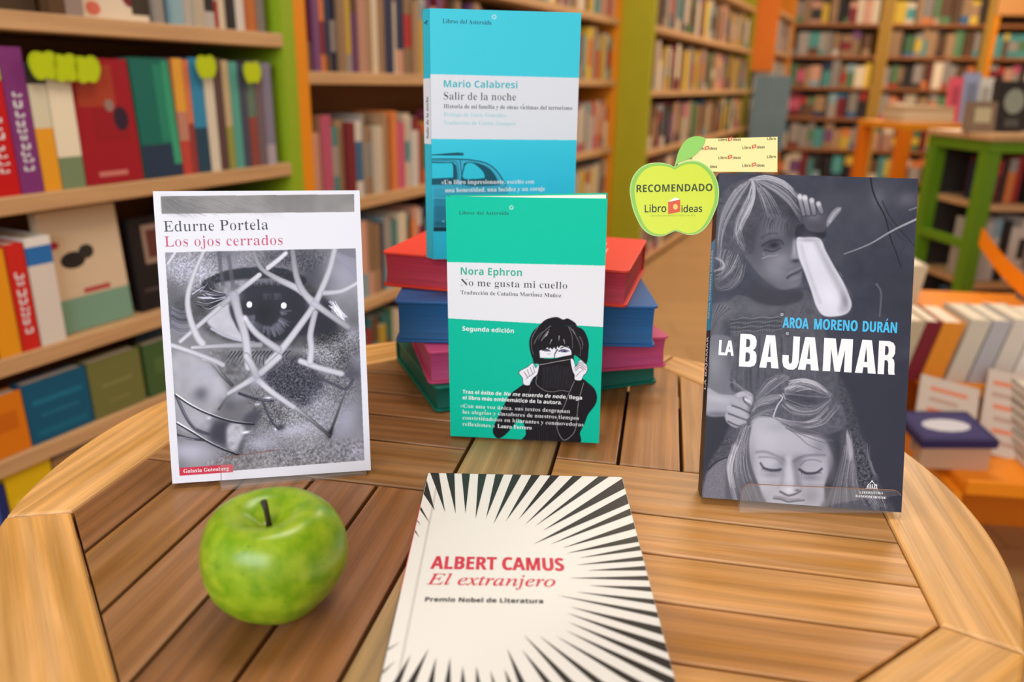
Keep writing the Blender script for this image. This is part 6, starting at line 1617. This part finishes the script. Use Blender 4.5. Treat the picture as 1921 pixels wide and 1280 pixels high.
# pile block and orange post behind the green case
tb = empty('side_table', Matrix.Translation((1.72, 3.60, 0)) @ Matrix.Rotation(math.radians(5), 4, 'Z'), 'orange side table behind the green-framed case, books lying on it', 'table')
b = MB(); b.box(0, .45, 0, .4, .86, .89, None, .003); b.build('tabletop', M_ORANGE, tb)
for x0, y0 in ((.0, 0), (.40, 0), (.0, .35), (.40, .35)):
    b = MB(); b.box(x0, x0 + .05, y0, y0 + .05, 0, .86, None, .003); b.build('leg', M_ORANGE2, tb)
GP = 'books lying on the orange side table'
g = random.Random(5); z = .8903
for i, (rgb, nm) in enumerate((((206, 180, 140), 'sand'), ((216, 196, 160), 'beige'), ((196, 166, 128), 'fawn'))):
    b = MB(); b.box(0, .24, 0, .17, 0, .024, lin(rgb), 0); o = b.build('book', M_BOOK); o.matrix_world = Matrix.Translation((1.74, 3.66, z)) @ Matrix.Rotation(math.radians(g.uniform(-4, 10)), 4, 'Z'); z += .0243
    tag(o, uniq('%s book lying on the orange side table, %s from its top' % (nm, ('bottom of three', 'middle of three', 'top of three')[i])), 'book', GP)
for i, (dx, w_, h_, rgb, nm) in enumerate(((.29, .05, .2, (222, 90, 110), 'pink'), (.35, .07, .22, (150, 160, 190), 'pale violet'), (.42, .06, .2, (210, 210, 200), 'off-white'))):
    faced(Matrix.Translation((1.685 + dx, 3.74, .8903)), w_ + .005, h_, .02, rgb, '%s book standing on the orange side table' % nm, GP, [(.2, .8, .4, .8, tuple(c * .8 for c in rgb))], .08)

# a low trolley of pale books between the pillar and the case
def tiers(label, x, y, deg, w, specs, mo):
    r = empty('stepped_display_stand', Matrix.Translation((x, y, 0)) @ Matrix.Rotation(math.radians(deg), 4, 'Z'), label, 'display stand')
    for k, (y0, y1, z) in enumerate(specs):
        b = MB(); b.box(0, w, y0, y1, z - .022, z, None, .003); b.build('tray', mo, r)
        b = MB(); b.box(0, w, y0 - .012, y0 + .0, z - .022, z + .012, None, .003); b.build('tray_lip', mo, r)
        b = MB(); b.box(0, w, y1 - .012, y1, 0, z - .022, None, 0); b.build('riser', M_ORANGE2, r)
    for x0 in (-.02, w):
        b = MB(); P_ = []
        b.box(x0, x0 + .02, specs[0][0], specs[-1][1], 0, specs[0][2] - .022); b.build('side_panel', mo, r)
    return r
M_TRAY = mat('bright_orange_tray', (244, 142, 16), .5, var=.04, vscale=6)
ts = tiers('orange stepped stand right of the table holding books and leaflets', .98, 1.50, -6, 1.0, [(0, .26, .235), (.26, .52, .36), (.52, .78, .47)], M_TRAY)
TM = ts.matrix_world
# curved orange lip sweeping to the right over the upper tier
b = MB(); pts = spline([(.30, .80, .66), (.33, .72, .60), (.38, .64, .545), (.46, .58, .505), (.58, .55, .48), (.75, .53, .47), (1.0, .52, .465)], 6)
n = len(pts)
b.v = [tuple(p) for p in pts] + [(p[0], p[1], p[2] - .055) for p in pts] + [(p[0] + .004, p[1] + .014, p[2]) for p in pts] + [(p[0] + .004, p[1] + .014, p[2] - .055) for p in pts]
for i in range(n - 1):
    for a, c in ((0, n), (2 * n, 3 * n), (0, 2 * n), (n, 3 * n)): b.f.append((a + i, a + i + 1, c + i + 1, c + i)); b.t.append(None)
b.build('curved_rail', M_TRAY, ts)
GS = 'books on the orange stepped stand'
def at(x, y, z, deg=0): return TM @ Matrix.Translation((x, y, z)) @ Matrix.Rotation(math.radians(deg), 4, 'Z')
# stack of white books on the low tray
zt_ = .2353
for i in range(8):
    w_ = .15 - .002 * (i % 3)
    b = MB(); b.box(0, w_, 0, .21, 0, .0035, lin((226, 216, 200))); b.box(0, w_, 0, .21, .0165, .020, lin((226, 216, 200))); b.box(.003, w_ - .003, .003, .207, .0035, .0165, lin((206, 192, 160)))
    b.box(0, .003, 0, .21, 0, .020, lin((226, 216, 200)))
    o = b.build('book', M_BOOK); o.matrix_world = at(.165 + .003 * (i % 2), .02, zt_, (i % 3) - 1); zt_ += .0203
    tag(o, uniq('pale book in the pile on the orange tray, %s from the bottom' % ORD[i]), 'book', 'pile of pale books on the orange tray')
faced(at(-.075, .06, .2353, 3), .15, .055, .03, (200, 160, 130), 'tan box lying under the dark blue book at the table edge', GS, [], .0)
b = MB(); b.box(0, .17, 0, .13, 0, .02, lin((44, 40, 90))); b.box(.012, .158, .012, .118, .02, .0203, lin((60, 56, 110))); 
b.add([(.085 + .055 * math.cos(i * .52), .065 + .028 * math.sin(i * .52), .0207) for i in range(12)], [tuple(range(12))], lin((210, 210, 220)))
o = b.build('book', M_BOOK); o.matrix_world = at(-.085, .04, .292, 8) @ Matrix.Rotation(math.radians(6), 4, 'X'); tag(o, uniq('dark blue book with a white oval lying flat behind the dark paperback'), 'book', GS)
def leaflet(mtx, w, h, label):
    b = MB(); b.box(0, w, 0, .006, 0, h, lin((214, 196, 180)))
    o = b.build('magazine', M_BOOK); o.matrix_world = mtx; tag(o, uniq(label), 'magazine', 'pale magazines on the orange stand')
    b = MB(); g = random.Random(len(label)); 
    for k in range(6):
        z = h * (.12 + k * .14); x0 = w * g.uniform(.08, .2); x1 = w * g.uniform(.6, .92)
        b.add([(x0, -.0005, z), (x1, -.0005, z), (x1, -.0005, z + h * .05), (x0, -.0005, z + h * .05)], [(0, 1, 2, 3)], lin((232, 134, 96) if k % 2 else (196, 160, 140)))
    b.build('cover_print', M_BOOK, o)
leaflet(at(-.065, .138, .245, 2) @ Matrix.Rotation(math.radians(-38), 4, 'X') @ Matrix.Rotation(math.radians(14), 4, 'Y'), .135, .19, 'pale magazine with orange lines leaning on the lower orange step')
leaflet(at(.085, .150, .245, -2) @ Matrix.Rotation(math.radians(-30), 4, 'X') @ Matrix.Rotation(math.radians(10), 4, 'Y'), .13, .20, 'pale magazine with orange bars leaning above the pile of pale books')
# leaning spines on the middle and upper tiers
for i, (dx, w_, h_, rgb, nm, ln) in enumerate(((-.10, .05, .15, (190, 172, 140), 'khaki', .2), (-.048, .035, .15, (120, 30, 40), 'maroon', .2), (-.010, .05, .15, (224, 140, 40), 'orange', .2), (.05, .045, .16, (206, 196, 176), 'ivory', .2),
                                              (.10, .04, .16, (180, 178, 180), 'silver grey', .2), (.145, .045, .165, (214, 204, 190), 'off-white', .2), (.195, .045, .16, (232, 226, 214), 'white', .2))):
    put_book(at(dx, .29, .3605), w_, h_, .16, [(0, 1, rgb)], '%s leaning spine on the middle orange step' % nm, GS, lean=ln)
for i, (dx, w_, h_, rgb, nm) in enumerate(((-.02, .04, .10, (66, 70, 80), 'charcoal'), (.025, .05, .11, (204, 190, 160), 'straw'), (.40, .05, .25, (92, 110, 130), 'steel blue'), (.455, .06, .25, (206, 186, 160), 'oat'), (.52, .05, .25, (230, 226, 222), 'white'), (.575, .05, .25, (120, 96, 90), 'cocoa'))):
    put_book(at(dx, .60, .4705), w_, h_, .14, [(0, 1, rgb)], '%s spine leaning on the uppermost orange step' % nm, GS, lean=.12)
